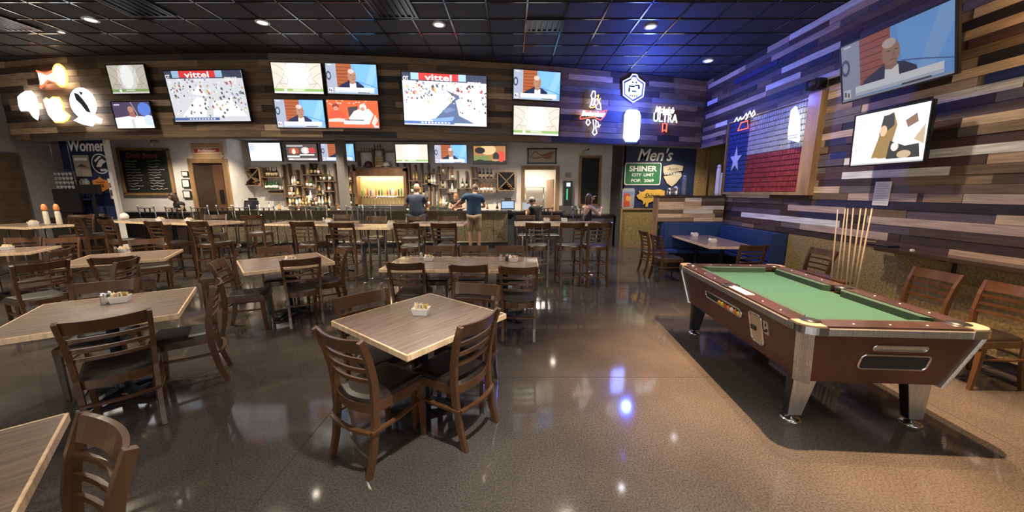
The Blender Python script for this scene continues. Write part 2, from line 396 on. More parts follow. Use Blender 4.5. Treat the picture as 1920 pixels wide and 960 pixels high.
# ================================================================ CHAIRS
def arc(x0,x1,y,bow,z,n=9):
    return [(x0+(x1-x0)*i/(n-1), y-bow*(1-(2*i/(n-1)-1)**2), z) for i in range(n)]
def make_chair(bar=False):
    t=thing('bar_chair' if bar else 'dining_chair','x','chair')
    dz=.28 if bar else 0
    sw,sd,sz=.205,.20,.455+dz
    for s in(-1,1):
        P=[(s*.180,-.275,0),(s*.18,-.235,.14),(s*.184,-.205,.34+dz*.6),(s*.188,-.20,.46+dz),(s*.194,-.207,.60+dz),(s*.202,-.237,.75+dz),(s*.21,-.285,.885+dz)]
        Q=[]
        for i in range(len(P)-1):
            for k in range(3):
                f=k/3; Q.append(tuple(P[i][j]*(1-f)+P[i+1][j]*f for j in range(3)))
        Q.append(P[-1])
        m=MB(); m.bar(Q,.028,[.036+.012*math.sin(PI*i/(len(Q)-1)) for i in range(len(Q))],CHW); m.build('back_post',t)
    def board(z,h,y,name,bow=.03,th=.016,x=.213,lean=0):
        n=11; vs=[];fs=[]
        for i in range(n):
            f=2*i/(n-1)-1; xx=x*f; yy=y-bow*(1-f*f)
            zt=h/2+(.008*(f*f) if name=='top_rail' else 0)
            for a,b_ in((-th/2+lean/2,-h/2),(th/2+lean/2,-h/2),(th/2-lean/2,zt),(-th/2-lean/2,zt)): vs.append((xx,yy+a,z+b_))
        for i in range(n-1):
            for k in range(4):
                k2=(k+1)%4; fs.append((i*4+k,i*4+k2,i*4+4+k2,i*4+4+k))
        fs.append((0,1,2,3)); fs.append(((n-1)*4+3,(n-1)*4+2,(n-1)*4+1,(n-1)*4))
        m=MB(); m.add(vs,fs,CHW); m.build(name,t)
    board(.836+dz,.088,-.262,'top_rail',.038,.018,.203,.028)
    for z,y,x in((.745+dz,-.236,.198),(.672+dz,-.222,.194),(.60+dz,-.207,.190)): board(z,.024,y,'slat',.034,.014,x)
    # seat: rounded trapezoid
    def outline(k,ins=0):
        pts=[]
        for i in range(8): pts.append(((-sw+ins)*(1-2*i/7), sd+.012*math.sin(PI*i/7)-ins))
        for i in range(1,4): pts.append((sw-ins-.012*i/3, sd-ins-(2*sd-2*ins)*i/4))
        for i in range(9): f=1-2*i/8; pts.append(((sw-.02-ins)*f, -sd+ins-.045*(1-f*f)))
        for i in range(3,0,-1): pts.append((-sw+ins+.012*i/3, sd-ins-(2*sd-2*ins)*i/4))
        return pts
    m=MB(); m.prism(outline(0),sz-.068,sz-.008,CHW); m.build('seat_frame',t)
    m=MB(); m.prism(outline(0,.004),sz-.008,sz+.012,SEAT,top=outline(0,.018)); m.prism(outline(0,.018),sz+.012,sz+.02,SEAT,top=outline(0,.05)); m.build('seat',t)
    for s in(-1,1):
        m=MB(); m.bar([(s*.188,.17,sz-.055),(s*.186,.175,.2+dz),(s*.180,.185,0)],[.038,.034,.028],[.042,.036,.028],CHW); m.build('leg',t)
    zs=[.285] if not bar else [.18,.42]
    for z in zs:
        m=MB()
        y0=-.245 if z<.3 else -.23
        m.bar(arc(-.185,.185,y0,.03,z),.016,.028,CHW,side=(0,0,1))
        for s in(-1,1): m.bar([(s*.19,y0,z),(s*.205,-.05,z),(s*.184,.175,z)],.016,.028,CHW,side=(0,0,1))
        if bar: m.bar([(-.184,.175,z-.02),(.184,.175,z-.02)],.018,.026,CHW,side=(0,0,1))
        m.build('stretcher',t)
    return t
G1='dark brown ladder-back dining chairs'; G2='tall ladder-back bar chairs'
_used={}
def put(kind,x,y,head,label):
    if kind not in _used:
        t=make_chair(kind=='bar'); _used[kind]=t; t.location=(x,y,0); t.rotation_euler=(0,0,R(head-90)); t['label']=label; t['group']=G2 if kind=='bar' else G1
        KIDS[t]=[(c,list(c.children)) for c in t.children]; return t
    return dup(_used[kind],(x,y,0),R(head-90),label)
def by_back(kind,u1,v1,u2,v2,label,hd=None,ztop=None,push=.28):   # the two top ends of the back -> seat centre
    z=ztop or (1.17 if kind=='bar' else .89)
    a=wz(u1,v1,z); b_=wz(u2,v2,z); cx,cy=(a[0]+b_[0])/2,(a[1]+b_[1])/2
    if hd is None: hd=math.degrees(math.atan2(b_[1]-a[1],b_[0]-a[0]))+90
    h=(math.cos(R(hd)),math.sin(R(hd)))
    return put(kind,cx+push*h[0],cy+push*h[1],hd,label)
D='dining'; B='bar'
# table A, the free-standing square table in front
put(D,-.875,2.19,60,'ladder-back chair nearest the camera at the left of the front square table')
put(D,-.45,2.384,149,'ladder-back chair at the right side of the front square table, towards the open floor')
put(D,-1.02,2.53+.06,-43,'ladder-back chair behind the left corner of the front square table, only its top rail showing')
put(D,-.38,2.81,-103,"ladder-back chair behind the front square table's right side, top rail catching the light")
# table B
put(D,-2.90,2.45,134,'large ladder-back chair in front of the left table carrying the salt shaker and packet caddy')
put(D,-2.93,2.99,215,'side-on ladder-back chair at the right end of the left table with shakers')
put(D,-3.62,2.02,60,'ladder-back chair cut by the left edge of the picture, in front of the caddy table')
by_back(D,138,532,252,522,'ladder-back chair behind the left caddy table, its dark top rail just above the tabletop',hd=-60)
# table C
put(D,-1.55,.86,243,'ladder-back chair at the bottom left corner, seen from above beside a cut-off table')
# table D
by_back(D,165,486,252,476,'ladder-back chair in front of the second table back on the left',hd=118)
put(D,-4.95,4.15,200,'ladder-back chair with a pale seat edge right of the second table back on the left')
put(D,-4.45,5.25,215,'ladder-back chair turned side-on at the right end of the second table back on the left')
# table E
by_back(D,528,487,597,481,'ladder-back chair in front of the square table left of centre, back to the camera',hd=122)
put(D,-3.28,4.28,22,'ladder-back chair with light seat edge at the left of the table left of centre')
by_back(D,632,468,655,462,'ladder-back chair seen nearly edge-on at the right of the square table left of centre',hd=222,push=.3)
by_back(D,545,461,484,462,'ladder-back chair behind the square table left of centre, only the rail above the tabletop',hd=-52)
# table F
by_back(D,727,491,793,492,'leftmost of the three ladder-back chairs in front of the long table',hd=91)
by_back(D,845,494,912,497,'middle of the three ladder-back chairs in front of the long table',hd=88)
by_back(D,938,498,1007,500,'rightmost of the three ladder-back chairs in front of the long table',hd=87)
by_back(D,850,460,800,460,'left chair on the far side of the long table, rail above the caddy',hd=-92)
by_back(D,914,460,864,460,'middle chair on the far side of the long table',hd=-90)
by_back(D,984,460,927,460,'right chair on the far side of the long table, beside the second caddy',hd=-88)
# table G and the left crowd
by_back(D,64,443,22,446,'left of the two chairs behind the table at the left picture edge',hd=-60)
by_back(D,140,445,92,446,'right of the two chairs behind the table at the left picture edge',hd=-60)
put(D,-6.75,4.95,200,'dark chair right of the table at the left picture edge, in the aisle')
put(D,-7.6,4.55,120,'dark ladder-back chair in front of the table at the left picture edge')
put(D,-6.15,5.95,-40,'chair behind the left end of the second table back on the left')
put(D,-5.75,4.05+.1,160,'low chair standing between the two left rows of tables, seat towards the wall')
# booth end
put(D,3.02,6.75,2,'near left ladder-back chair at the booth table, facing the blue cushions')
put(D,3.04,7.45,0,'far left ladder-back chair at the booth table near the end partition')
put(D,3.75,5.72,92,'ladder-back chair at the near end of the booth table, back to the pool table')
# along the right wall
put(D,4.17,3.02,180,'rightmost of the three chairs along the wall behind the pool table, pale curved back leg')
put(D,4.17,3.62,180,'middle of the three chairs along the wall behind the pool table')
put(D,4.20,5.03,180,'dark chair against the wall behind the cue sticks')
# bar-height chairs, front row
for u1,u2,v,h,l in ((540,590,415,88,'bar chair at the left end of the high table below the wine shelves'),
 (615,663,417,90,'bar chair between the left high table and the steel-pipe high table'),
 (737,786,418,90,'bar chair in front of the high table just right of the steel pipes'),
 (807,856,418,90,'bar chair in front of the high table, nearest to the man in the navy shirt'),
 (988,1030,417,88,'leftmost of the three bar chairs in front of the right high table'),
 (1054,1094,417,97,'middle of the three bar chairs in front of the right high table'),
 (1106,1146,417,98,'rightmost of the three bar chairs in front of the right high table')):
    by_back(B,u1,v,u2,v,l,hd=h)
for u1,v1,u2,v2,h,l in ((345,412,393,417,78,'bar chair in front of the high table below the chalkboard, right one'),
 (262,411,312,418,74,'bar chair in front of the high table below the chalkboard, left one'),
 (178,410,214,412,72,'bar chair second from the left in the far left high row'),
 (117,405,157,407,70,'bar chair first in the far left high row, pale back post'),
 (452,404,489,402,100,'bar chair right of the left long high table, white glare on its rail end')):
    by_back(B,u1,v1,u2,v2,l,hd=h)
for u1,u2,v,h,l in ((725,690,405,-90,'bar chair behind the steel-pipe high table, dark rail over the tabletop'),
 (798,763,405,-90,'bar chair behind the middle high table under the grey shirt'),
 (857,823,405,-90,'bar chair behind the middle high table beside the navy shirt'),
 (1004,966,403,-90,'bar chair behind the left part of the right high table'),
 (1050,1014,403,-90,'bar chair behind the middle of the right high table'),
 (655,632,402,-90,'bar chair behind the gap between the two left high tables'),
 (426,384,402,-70,'bar chair behind the long high table under the wood-framed doorway'),
 (0,0,136,8.1,'bar chair behind the far left high table, its rail shining'),
 (0,0,176,8.5,'bar chair at the foot of the navy restroom wall')):
    if u1==0: put(B,wy(v,400,h)[0],h,-66,l)
    else: by_back(B,u1,v,u2,v,l,hd=h,push=.3)
# ================================================================ TABLES
def low_base(t,x,y,h,arm=.3,rot=0,r=.038):
    m=MB(); m.lathe([(r+.012,.03),(r,.08),(r,h-.03),(r+.01,h-.02)],BMET,(x,y,0)); m.build('column',t)
    m=MB()
    for k in range(4):
        a=rot+PI/4+k*PI/2; dx,dy=math.cos(a),math.sin(a)
        m.bar([(x,y,.062),(x+dx*arm*.5,y+dy*arm*.5,.045),(x+dx*arm,y+dy*arm,.018)],[.075,.055,.06],[.05,.032,.026],BMET,side=(-dy,dx,0))
    m.build('cross_foot',t)
    m=MB(); m.box((x,y,h-.012),(.42,.05,.02),BMET,rz=rot+PI/4); m.box((x,y,h-.013),(.05,.42,.02),BMET,rz=rot+PI/4); m.build('top_bracket',t)
def table(name,label,x,y,w_,d_,rot,h=.76,bases=((0,0),),grp='wood-top dining tables',pipes=None,arm=.3):
    t=thing(name,label,'table',(x,y,0),R(rot),grp)
    m=MB(); m.box((0,0,h-.019),(w_-.012,d_-.012,.036),TOP,bev=.003); m.build('tabletop',t)
    m=MB(); 
    for a in((0,-d_/2+.004,w_,.012),(0,d_/2-.004,w_,.012),(-w_/2+.004,0,.012,d_),(w_/2-.004,0,.012,d_)): m.box((a[0],a[1],h-.02),(a[2],a[3],.04),EDGE,bev=.002)
    m.build('edge_band',t)
    if pipes:
        for x_,y_ in pipes:
            m=MB(); m.tube([(x_,y_,.0),(x_,y_,h-.04)],.014,STEEL); m.lathe([(.045,0),(.045,.012),(.02,.02)],STEEL,(x_,y_,0)); m.lathe([(.035,-.012),(.035,0)],STEEL,(x_,y_,h-.04)); m.build('leg',t)
    else:
        for bx_,by_ in bases: low_base(t,bx_,by_,h-.04,arm)
    return t
table('square_table','square laminate table standing alone in front with a white caddy in its middle',-.69,2.575,.92,.92,52)
table('square_table','left square table with salt shaker, pepper shaker and packet caddy',-3.29,2.77,.98,.98,35)
table('square_table','table corner at the bottom left of the picture, pale wood grain',-1.955,.735,.93,.93,42)
table('square_table','second table back on the left, a caddy at its far side',-5.66,5.13,1.05,1.0,31)
table('square_table','square table left of centre with a caddy by its middle',-3.11,4.78,1.0,1.0,41)
table('long_table','long table in the centre with two caddies and six chairs',-.64,4.66,1.97,.86,-2,bases=((-.55,0),(.55,0)))
table('square_table','table cut by the left picture edge halfway up, big white caddy on it',-8.35,5.55,1.3,.8,28)
table('booth_table','dining table running along the blue booth cushions',3.86,6.9,.80,1.7,-3,bases=((0,-.5),(0,.5)))
pp=[(sx*.16+ox,sy*.16) for ox in(-.0,) for sx in(-1,1) for sy in(-1,1)]
HG='bar-height wood-top tables'
table('high_table','high table on thin steel pipe legs left of the middle',-2.62,6.65,.95,.70,-2,1.07,pipes=pp,grp=HG)
table('high_table','high table between the steel-pipe table and the man in navy',-1.50,7.25,1.10,.62,0,1.07,bases=((0,0),),grp=HG)
table('high_table','high table in front of the right people, three bar chairs before it',.93,7.30,1.75,.70,0,1.07,pipes=[(sx*.62+q*.09,q2) for sx in(-1,1) for q in(-1,1) for q2 in(-.15,.15)],grp=HG)
table('high_table','high table left of centre in front of the wine shelves',-4.10,7.35,1.55,.75,-3,1.07,bases=((-.45,0),(.45,0)),grp=HG)
table('high_table','long high table below the chalkboard',-7.98,7.88,2.1,.72,-17,1.07,bases=((-.7,0),(.7,0)),grp=HG)
table('high_table','high table below the hostess counter, right end by the wood doorway',-6.35,7.45,1.0,.75,-17,1.07,bases=((0,0),),grp=HG)
table('high_table','high table at the far left in front of the black stand',-9.25,6.75,1.35,.62,-12,1.07,pipes=pp,grp=HG)
# ---- table-top things
def make_caddy():
    t=thing('condiment_caddy','x','caddy')
    m=MB(); o=[(-.07,-.05),(.07,-.05),(.07,.05),(-.07,.05)]; p=[(-.085,-.062),(.085,-.062),(.085,.062),(-.085,.062)]
    m.prism(o,0,.06,WHITE,top=p); m.box((0,-.06,.062),(.17,.006,.012),WHITE); m.box((0,.06,.062),(.17,.006,.012),WHITE); m.box((-.083,0,.062),(.006,.12,.012),WHITE); m.box((.083,0,.062),(.006,.12,.012),WHITE); m.build('dish',t)
    pk=[mat('packet_white',(.85,.83,.78),.5),mat('packet_yellow',(.80,.62,.12),.5),mat('packet_pink',(.75,.52,.48),.5),mat('packet_cream',(.78,.70,.52),.5)]
    rn=random.Random(5)
    for i in range(7):
        m=MB(); T=Matrix.Translation((-.065+.021*i,rn.uniform(-.012,.012),.072))@Euler((rn.uniform(-.3,.3),rn.uniform(-.3,.3),rn.uniform(-.6,.6))).to_matrix().to_4x4()
        m.box((0,0,0),(.006,.085,.06),pk[i%4],T); m.build('packet',t)
    return t
cad=make_caddy(); cad.scale=(.74,.74,.8); KIDS[cad]=[(c,[]) for c in cad.children]; _first=[True]
def caddy(x,y,z,rot,label):
    if _first[0]: _first[0]=False; cad.location=(x,y,z); cad.rotation_euler=(0,0,R(rot)); cad['label']=label; cad['group']='packet caddies'; return
    dup(cad,(x,y,z),R(rot),label,'packet caddies')
def shaker(x,y,z,label,dark=False,first=[]):
    t=thing('pepper_shaker' if dark else 'salt_shaker',label,'shaker',(x,y,z),0,'table shakers')
    m=MB(); m.lathe([(.022,0),(.024,.02),(.019,.055),(.02,.068)],GLS if not dark else mat('pepper',(.07,.06,.05),.4)); m.build('jar',t)
    m=MB(); m.lathe([(.021,.068),(.022,.08),(.016,.092),(.004,.097)],CHR); m.build('lid',t)
LT=.761; HT=1.071
def cpx(u,v,z,rot,l): x,y=wz(u,v,z); caddy(x,y,z,rot,l)
def cY(u,Y,l):
    x,_=wy(u,410,Y); caddy(x,Y,HT,0,l)
cpx(790,589,LT,-5,'white packet caddy in the middle of the front square table')
cpx(226,566,LT,30,'white packet caddy beside the shakers on the left table')
cpx(545,492,LT,20,'white packet caddy with a yellow packet on the square table left of centre')
cpx(804,489,LT,0,'left packet caddy on the long centre table')
cpx(963,490,LT,0,'right packet caddy on the long centre table, yellow packets sticking out')
cpx(232,472,LT,20,'packet caddy on the second table back on the left')
cpx(14,468,LT,20,'packet caddy at the left edge of the picture')
cpx(1302,443,LT,0,'far packet caddy on the booth table')
cpx(1336,455,LT,0,'near packet caddy on the booth table')
cY(616,7.45,'small packet caddy on the high table left of centre')
cY(733,6.75,'packet caddy on the steel-pipe high table')
cY(1025,7.5,'packet caddy at the left of the right high table')
cY(1058,7.5,'packet caddy at the middle of the right high table')
cY(300,7.75,'packet caddy on the long high table below the chalkboard')
cY(354,7.55,'packet caddy on the high table below the hostess counter')
cY(60,6.85,'packet caddy on the far left high table')
for u,v,z,l,d in((196,570,LT,'salt shaker left of the caddy on the left table',False),(207,566,LT,'pepper shaker between the salt shaker and the caddy on the left table',True),
 (790,486,LT,'salt shaker left of the left caddy on the long table',False),(939,490,LT,'salt shaker left of the right caddy on the long table',False),
 (950,489,LT,'pepper shaker by the right caddy on the long table',True),(218,474,LT,'pepper shaker on the second table back on the left',True),
 (607,415,HT,'shaker beside the caddy on the high table left of centre',False)):
    x,y=wz(u,v,z) if z<1 else (wy(u,v,7.45)[0],7.45); shaker(x,y,z,l,d)
t=thing('lamp_jar','round pale jar on the long high table below the white post','jar',(wy(232,402,8.15)[0],8.15,HT))
m=MB(); m.lathe([(.05,0),(.075,.03),(.08,.08),(.05,.13),(.02,.15)],WHITE); m.build('jar_body',t); m=MB(); m.lathe([(.03,.145),(.03,.165)],CHR); m.build('lid',t)
# ---- specials menu on the table below the hostess counter
# ================================================================ POOL TABLE
PW,PL,PH=1.19,2.12,.82
pt=thing('pool_table','coin-operated pool table with green cloth and dark red-brown body','pool table',(2.60,3.25,0),R(-3.6))
PBR=wood('pool_cabinet_laminate',(.060,.016,.010),.38,.15,.35); RAIL=wood('pool_rail',(.032,.017,.013),.26,.4)
FELT=mat('green_felt',(.0045,.050,.034),.9,0,.13,60,.05); FELT2=mat('green_felt_cushion',(.007,.034,.021),.9,0,.1,60)
CREAM=mat('corner_cap_tan',(.25,.18,.13),.35)
def octo(w_,l_,c_): w_/=2;l_/=2; return [(-w_+c_,-l_),(w_-c_,-l_),(w_,-l_+c_),(w_,l_-c_),(w_-c_,l_),(-w_+c_,l_),(-w_,l_-c_),(-w_,-l_+c_)]
ZT,ZB=.755,.375; INS=.085
m=MB(); m.prism(octo(PW-.04-2*INS,PL-.04-2*INS,.05),ZB,ZT,PBR,top=octo(PW-.04,PL-.04,.06)); m.build('body',pt)
# playfield cloth
m=MB(); m.box((0,0,PH-.072),(PW-.30,PL-.30,.02),FELT); cl=m.build('playing_cloth',pt)
# cushions with pocket gaps
IW,IL=PW/2-.155,PL/2-.155
def cush(a,b_,nx,ny):
    m=MB(); P=.045
    A=Vector((a[0],a[1],0));Bv=Vector((b_[0],b_[1],0)); d=(Bv-A).normalized(); n=Vector((nx,ny,0))
    vs=[A,Bv,Bv-d*P+n*P,A+d*P+n*P]; vs=[(p.x,p.y,PH-.065) for p in vs]+[(p.x,p.y,PH-.004+(-.004 if i>1 else 0)) for i,p in enumerate(vs)]
    m.add(vs,[(3,2,1,0),(4,5,6,7),(0,1,5,4),(1,2,6,5),(2,3,7,6),(3,0,4,7)],FELT2); m.build('cushion',pt)
g=.075
for sx in(-1,1):
    x=sx*IW
    cush((x,-IL+g),(x,-g*.8),-sx,0) if sx>0 else cush((x,-IL+g),(x,-g*.8),1,0)
    cush((x,g*.8),(x,IL-g),-sx,0)
for sy in(-1,1): cush((-IW+g,sy*IL),(IW-g,sy*IL),0,-sy)
# rails
rw_=.155
for sx in(-1,1):
    for y0,y1 in((-PL/2+.13,-.07),(.07,PL/2-.13)):
        m=MB(); m.b2((sx*(PW/2-rw_),y0,PH-.05),(sx*(PW/2-.008),y1,PH),RAIL,bev=.006)
        for k in range(1,4): m.lathe([(.006,0),(.006,.0015)],WHITE,(sx*(PW/2-.07),y0+(y1-y0)*k/4,PH),8)
        m.build('rail',pt)
for sy in(-1,1):
    m=MB(); m.b2((-PW/2+.13,sy*(PL/2-rw_),PH-.05),(PW/2-.13,sy*(PL/2-.008),PH),RAIL,bev=.006)
    for k in range(1,4): m.lathe([(.006,0),(.006,.0015)],WHITE,(-PW/2+.13+(PW-.26)*k/4,sy*(PL/2-.07),PH),8)
    m.build('rail',pt)
# side-trim metal band
for sx in(-1,1): m=MB(); m.b2((sx*(PW/2-.012),-PL/2+.1,PH-.062),(sx*(PW/2+.004),PL/2-.1,PH-.012),BRU,bev=.003); m.build('side_trim',pt)
for sy in(-1,1): m=MB(); m.b2((-PW/2+.1,sy*(PL/2-.012),PH-.062),(PW/2-.1,sy*(PL/2+.004),PH-.012),BRU,bev=.003); m.build('end_trim',pt)
for sx in(-1,1):
    for sy in(-1,1):
        # corner casting on the rail: rounded cap with pocket
        pts=[(sx*(PW/2-.14),sy*PL/2*1.001)]
        for k in range(7):
            a=PI/2*k/6; r_=.09; pts.append((sx*(PW/2-r_+r_*math.sin(a)),sy*(PL/2-r_+r_*math.cos(a))))
        pts+= [(sx*PW/2,sy*(PL/2-.14)),(sx*(PW/2-.155),sy*(PL/2-.145)),(sx*(PW/2-.10),sy*(PL/2-.10)),(sx*(PW/2-.145),sy*(PL/2-.155))]
        if sx*sy>0: pts=pts[::-1]
        m=MB(); m.prism(pts,PH-.055,PH+.004,CREAM); m.build('corner_cap',pt)
        m=MB(); rim=[]
        for k in range(9):
            a=PI/2*k/8; r_=.09; rim.append((sx*(PW/2-r_+(r_+.004)*math.sin(a)),sy*(PL/2-r_+(r_+.004)*math.cos(a)),PH-.032))
        rim=[(sx*(PW/2-.15),sy*(PL/2+.004),PH-.032)]+rim+[(sx*(PW/2+.004),sy*(PL/2-.15),PH-.032)]
        m.bar(rim,.052,.008,CHR,side=(0,0,1)); m.build('corner_trim',pt)
        m=MB(); m.lathe([(.058,-.04),(.062,.006)],BLK,(sx*(PW/2-.118),sy*(PL/2-.118),PH),16); m.build('pocket',pt)
        # ribbed corner post following the sloped body
        m=MB(); n=10; vs=[];fs=[]
        for k in range(n*2+1):
            a=PI/2*k/(n*2); rb=.075+(.003 if k%2 else -.003)
            for z,i_ in((PH-.062,0.0),(ZB-.015,INS)):
                hx=PW/2-.01-i_-.07; hy=PL/2-.01-i_-.07
                vs.append((sx*(hx+rb*math.sin(a)),sy*(hy+rb*math.cos(a)),z))
        K=n*2+1
        for k in range(K-1): fs.append((2*k,2*k+1,2*k+3,2*k+2))
        base=len(vs)
        for z,i_ in((PH-.062,0.0),(ZB-.015,INS)): vs.append((sx*(PW/2-.10-i_),sy*(PL/2-.10-i_),z))
        fs+=[(0,base,base+1,1),(2*K-2,2*K-1,base+1,base)]; fs.append(tuple([2*k for k in range(K)]+[base])); fs.append(tuple([2*k+1 for k in range(K)]+[base+1]))
        m.add(vs,fs,BRU); m.build('corner_post',pt)
        # tapered flat leg and disc foot
        lx,ly=sx*(PW/2-INS-.12),sy*(PL/2-INS-.14)
        m=MB(); o=[(-.085,-.035),(.085,-.035),(.085,.035),(-.085,.035)]
        bx=sx*.037
        o2=[(bx-.048,-.028),(bx+.048,-.028),(bx+.048,.028),(bx-.048,.028)]
        m.prism([(lx+p[0],ly+p[1]) for p in o2],.045,ZB+.01,BLK,top=[(lx+p[0],ly+p[1]) for p in o])
        lg=m.build('leg',pt)
        m=MB(); e=sy*.037
        vs=[(lx-.083,ly+e,ZB),(lx+.083,ly+e,ZB),(lx+bx+.047,ly+e*.8,.05),(lx+bx-.047,ly+e*.8,.05)]; vs+=[(p[0],p[1]+sy*.006,p[2]) for p in vs]
        m.add(vs,[(0,1,2,3),(7,6,5,4),(0,4,5,1),(1,5,6,2),(2,6,7,3),(3,7,4,0)],BRU); m.build('leg_plate',lg)
        m=MB(); m.lathe([(.07,0),(.072,.006),(.05,.014),(.018,.022),(.016,.05)],CHR,(lx+bx,ly,0),20); m.build('leveling_foot',lg)
for sx in(-1,1):
    m=MB(); m.lathe([(.052,-.04),(.055,.003)],BLK,(sx*(PW/2-.105),0,PH),16); m.build('pocket',pt)
    m=MB(); m.b2((sx*(PW/2-.05),-.07,PH-.05),(sx*(PW/2-.004),.07,PH+.001),BLK,bev=.004); m.build('side_pocket_cap',pt)
def rrect(cx,cz,w_,h_,r_,n=5):
    P=[]
    for qx,qz,a0 in((1,1,0),(-1,1,90),(-1,-1,180),(1,-1,270)):
        for k in range(n+1):
            a=R(a0+90*k/n); P.append((cx+qx*(w_/2-r_)+r_*math.cos(a),cz+qz*(h_/2-r_)+r_*math.sin(a)))
    return P
# sloped-face frames: front end (local -y) and long left side (local -x)
def facexf(side):
    sl=math.atan2(INS,ZT-ZB)
    if side=='front': return Matrix.Translation((0,-(PL/2-.02-INS),ZB))@Matrix.Rotation(sl,4,'X')
    return Matrix.Translation((-(PW/2-.02-INS),0,ZB))@Matrix.Rotation(-PI/2,4,'Z')@Matrix.Rotation(sl,4,'X')
DK=mat('opening_black',(.008,.008,.008),.6)
def opening(name,side,cx,cz,w_,h_,r_,inner=DK,fr=CHR,th=.008):
    T=facexf(side); P=rrect(cx,cz,w_,h_,r_)
    m=MB(); m.tube([(p[0],-.004,p[1]) for p in P],th,fr,8,T,closed=True); o=m.build(name,pt)
    m=MB(); m.poly(P,.001,inner,.003,T); m.build('recess',o); return o
opening('chalk_slot','front',.06,.30,.34,.04,.02,inner=BRU,th=.006)
opening('ball_return','front',.06,.185,.44,.115,.03,th=.008)
o=opening('ball_window','left',-.05,.26,.66,.075,.035,th=.009)
T=facexf('left')
BC=[(.75,.30,.02),(.75,.55,.05),(.5,.08,.03),(.7,.25,.05),(.8,.78,.7),(.65,.2,.03),(.8,.5,.1)]
for k in range(7):
    m=MB(); bm=bmesh.new(); bmesh.ops.create_uvsphere(bm,u_segments=12,v_segments=8,radius=.026)
    bm.verts.ensure_lookup_table(); m.add([v.co[:] for v in bm.verts],[[v.index for v in q.verts] for q in bm.faces],mat('ball_%d'%k,BC[k],.15,coat=.5),T@Matrix.Translation((-.10+k*.056,.003,.250)),True); bm.free(); m.build('ball',o)
o=opening('coin_door','left',.49,.215,.16,.26,.03,inner=mat('coin_door_glass',(.45,.36,.25),.15,.3),th=.009)
m=MB(); m.b2((.42,-.012,.19),(.48,-.002,.225),BLK,T); m.build('coin_lever',o)
m=MB(); m.rect(.60,.22,.66,.33,.0,BRU,.01,T); m.lathe([(.012,0),(.012,.01)],BLK,(0,0,0),10,T@Matrix.Translation((.63,-.01,.25))@Matrix.Rotation(PI/2,4,'X')); m.rect(.623,.285,.637,.31,-.01,BLK,.002,T); m.build('coin_lock_plate',pt)
m=MB(); m.b2((-PW/2+.03,-.33,PH+.001),(-PW/2+.11,-.06-.0,PH+.004),mat('pink_paper',(.80,.52,.45),.6)); m.build('rail_plaque',pt)
# ================================================================ CUE STICKS
CUEW=mat('cue_maple',(.66,.52,.33),.25,coat=.4); CUEB=mat('cue_butt',(.05,.03,.025),.25,coat=.4)
rk=thing('cue_stand','dark floor stand holding the cue sticks behind the pool table','rack',(4.02,4.45,0))
m=MB(); m.box((0,.03,.03),(.28,.92,.06),CHW,bev=.006); m.build('base',rk)
m=MB(); m.box((0,0,.62),(.16,.66,.03),CHW,bev=.004); m.build('upper_holder',rk)
for sy in(-1,1): m=MB(); m.box((0,sy*.24,.33),(.03,.03,.58),CHW); m.build('upright',rk)
cues=[(1571,1562,393),(1585,1571,392),(1590,1578,392),(1600,1592,391),(1614,1597,392),(1624,1603,392),(1635,1612,392)]
Lb=['first from the left','second from the left','third from the left','fourth from the left, in the middle','fifth from the left','sixth from the left','last at the right, leaning most']
for k,(ut,ub,vt) in enumerate(cues):
    Xc=4.02; yt,zt=wx(ut,vt,Xc); yb,_=wx(ub,520,Xc)
    t=thing('cue_stick','pale wooden cue stick in the floor stand, '+Lb[k],'cue stick',(Xc-.03+.02*(k%3),yb+ (yb-yt)*.6,.062),0,'cue sticks in the stand')
    v=Vector((Xc+.0,yt,zt))-Vector(t.location); 
    m=MB(); m.tube([v*.32,v],.010,CUEW,8,r2=.0062); m.build('shaft',t)
    m=MB(); m.tube([(0,0,0),v*.32],.0145,CUEB,8,r2=.0102); m.build('butt',t)
    m=MB(); m.tube([v,v*1.006],.0064,WHITE,8); m.build('tip',t)
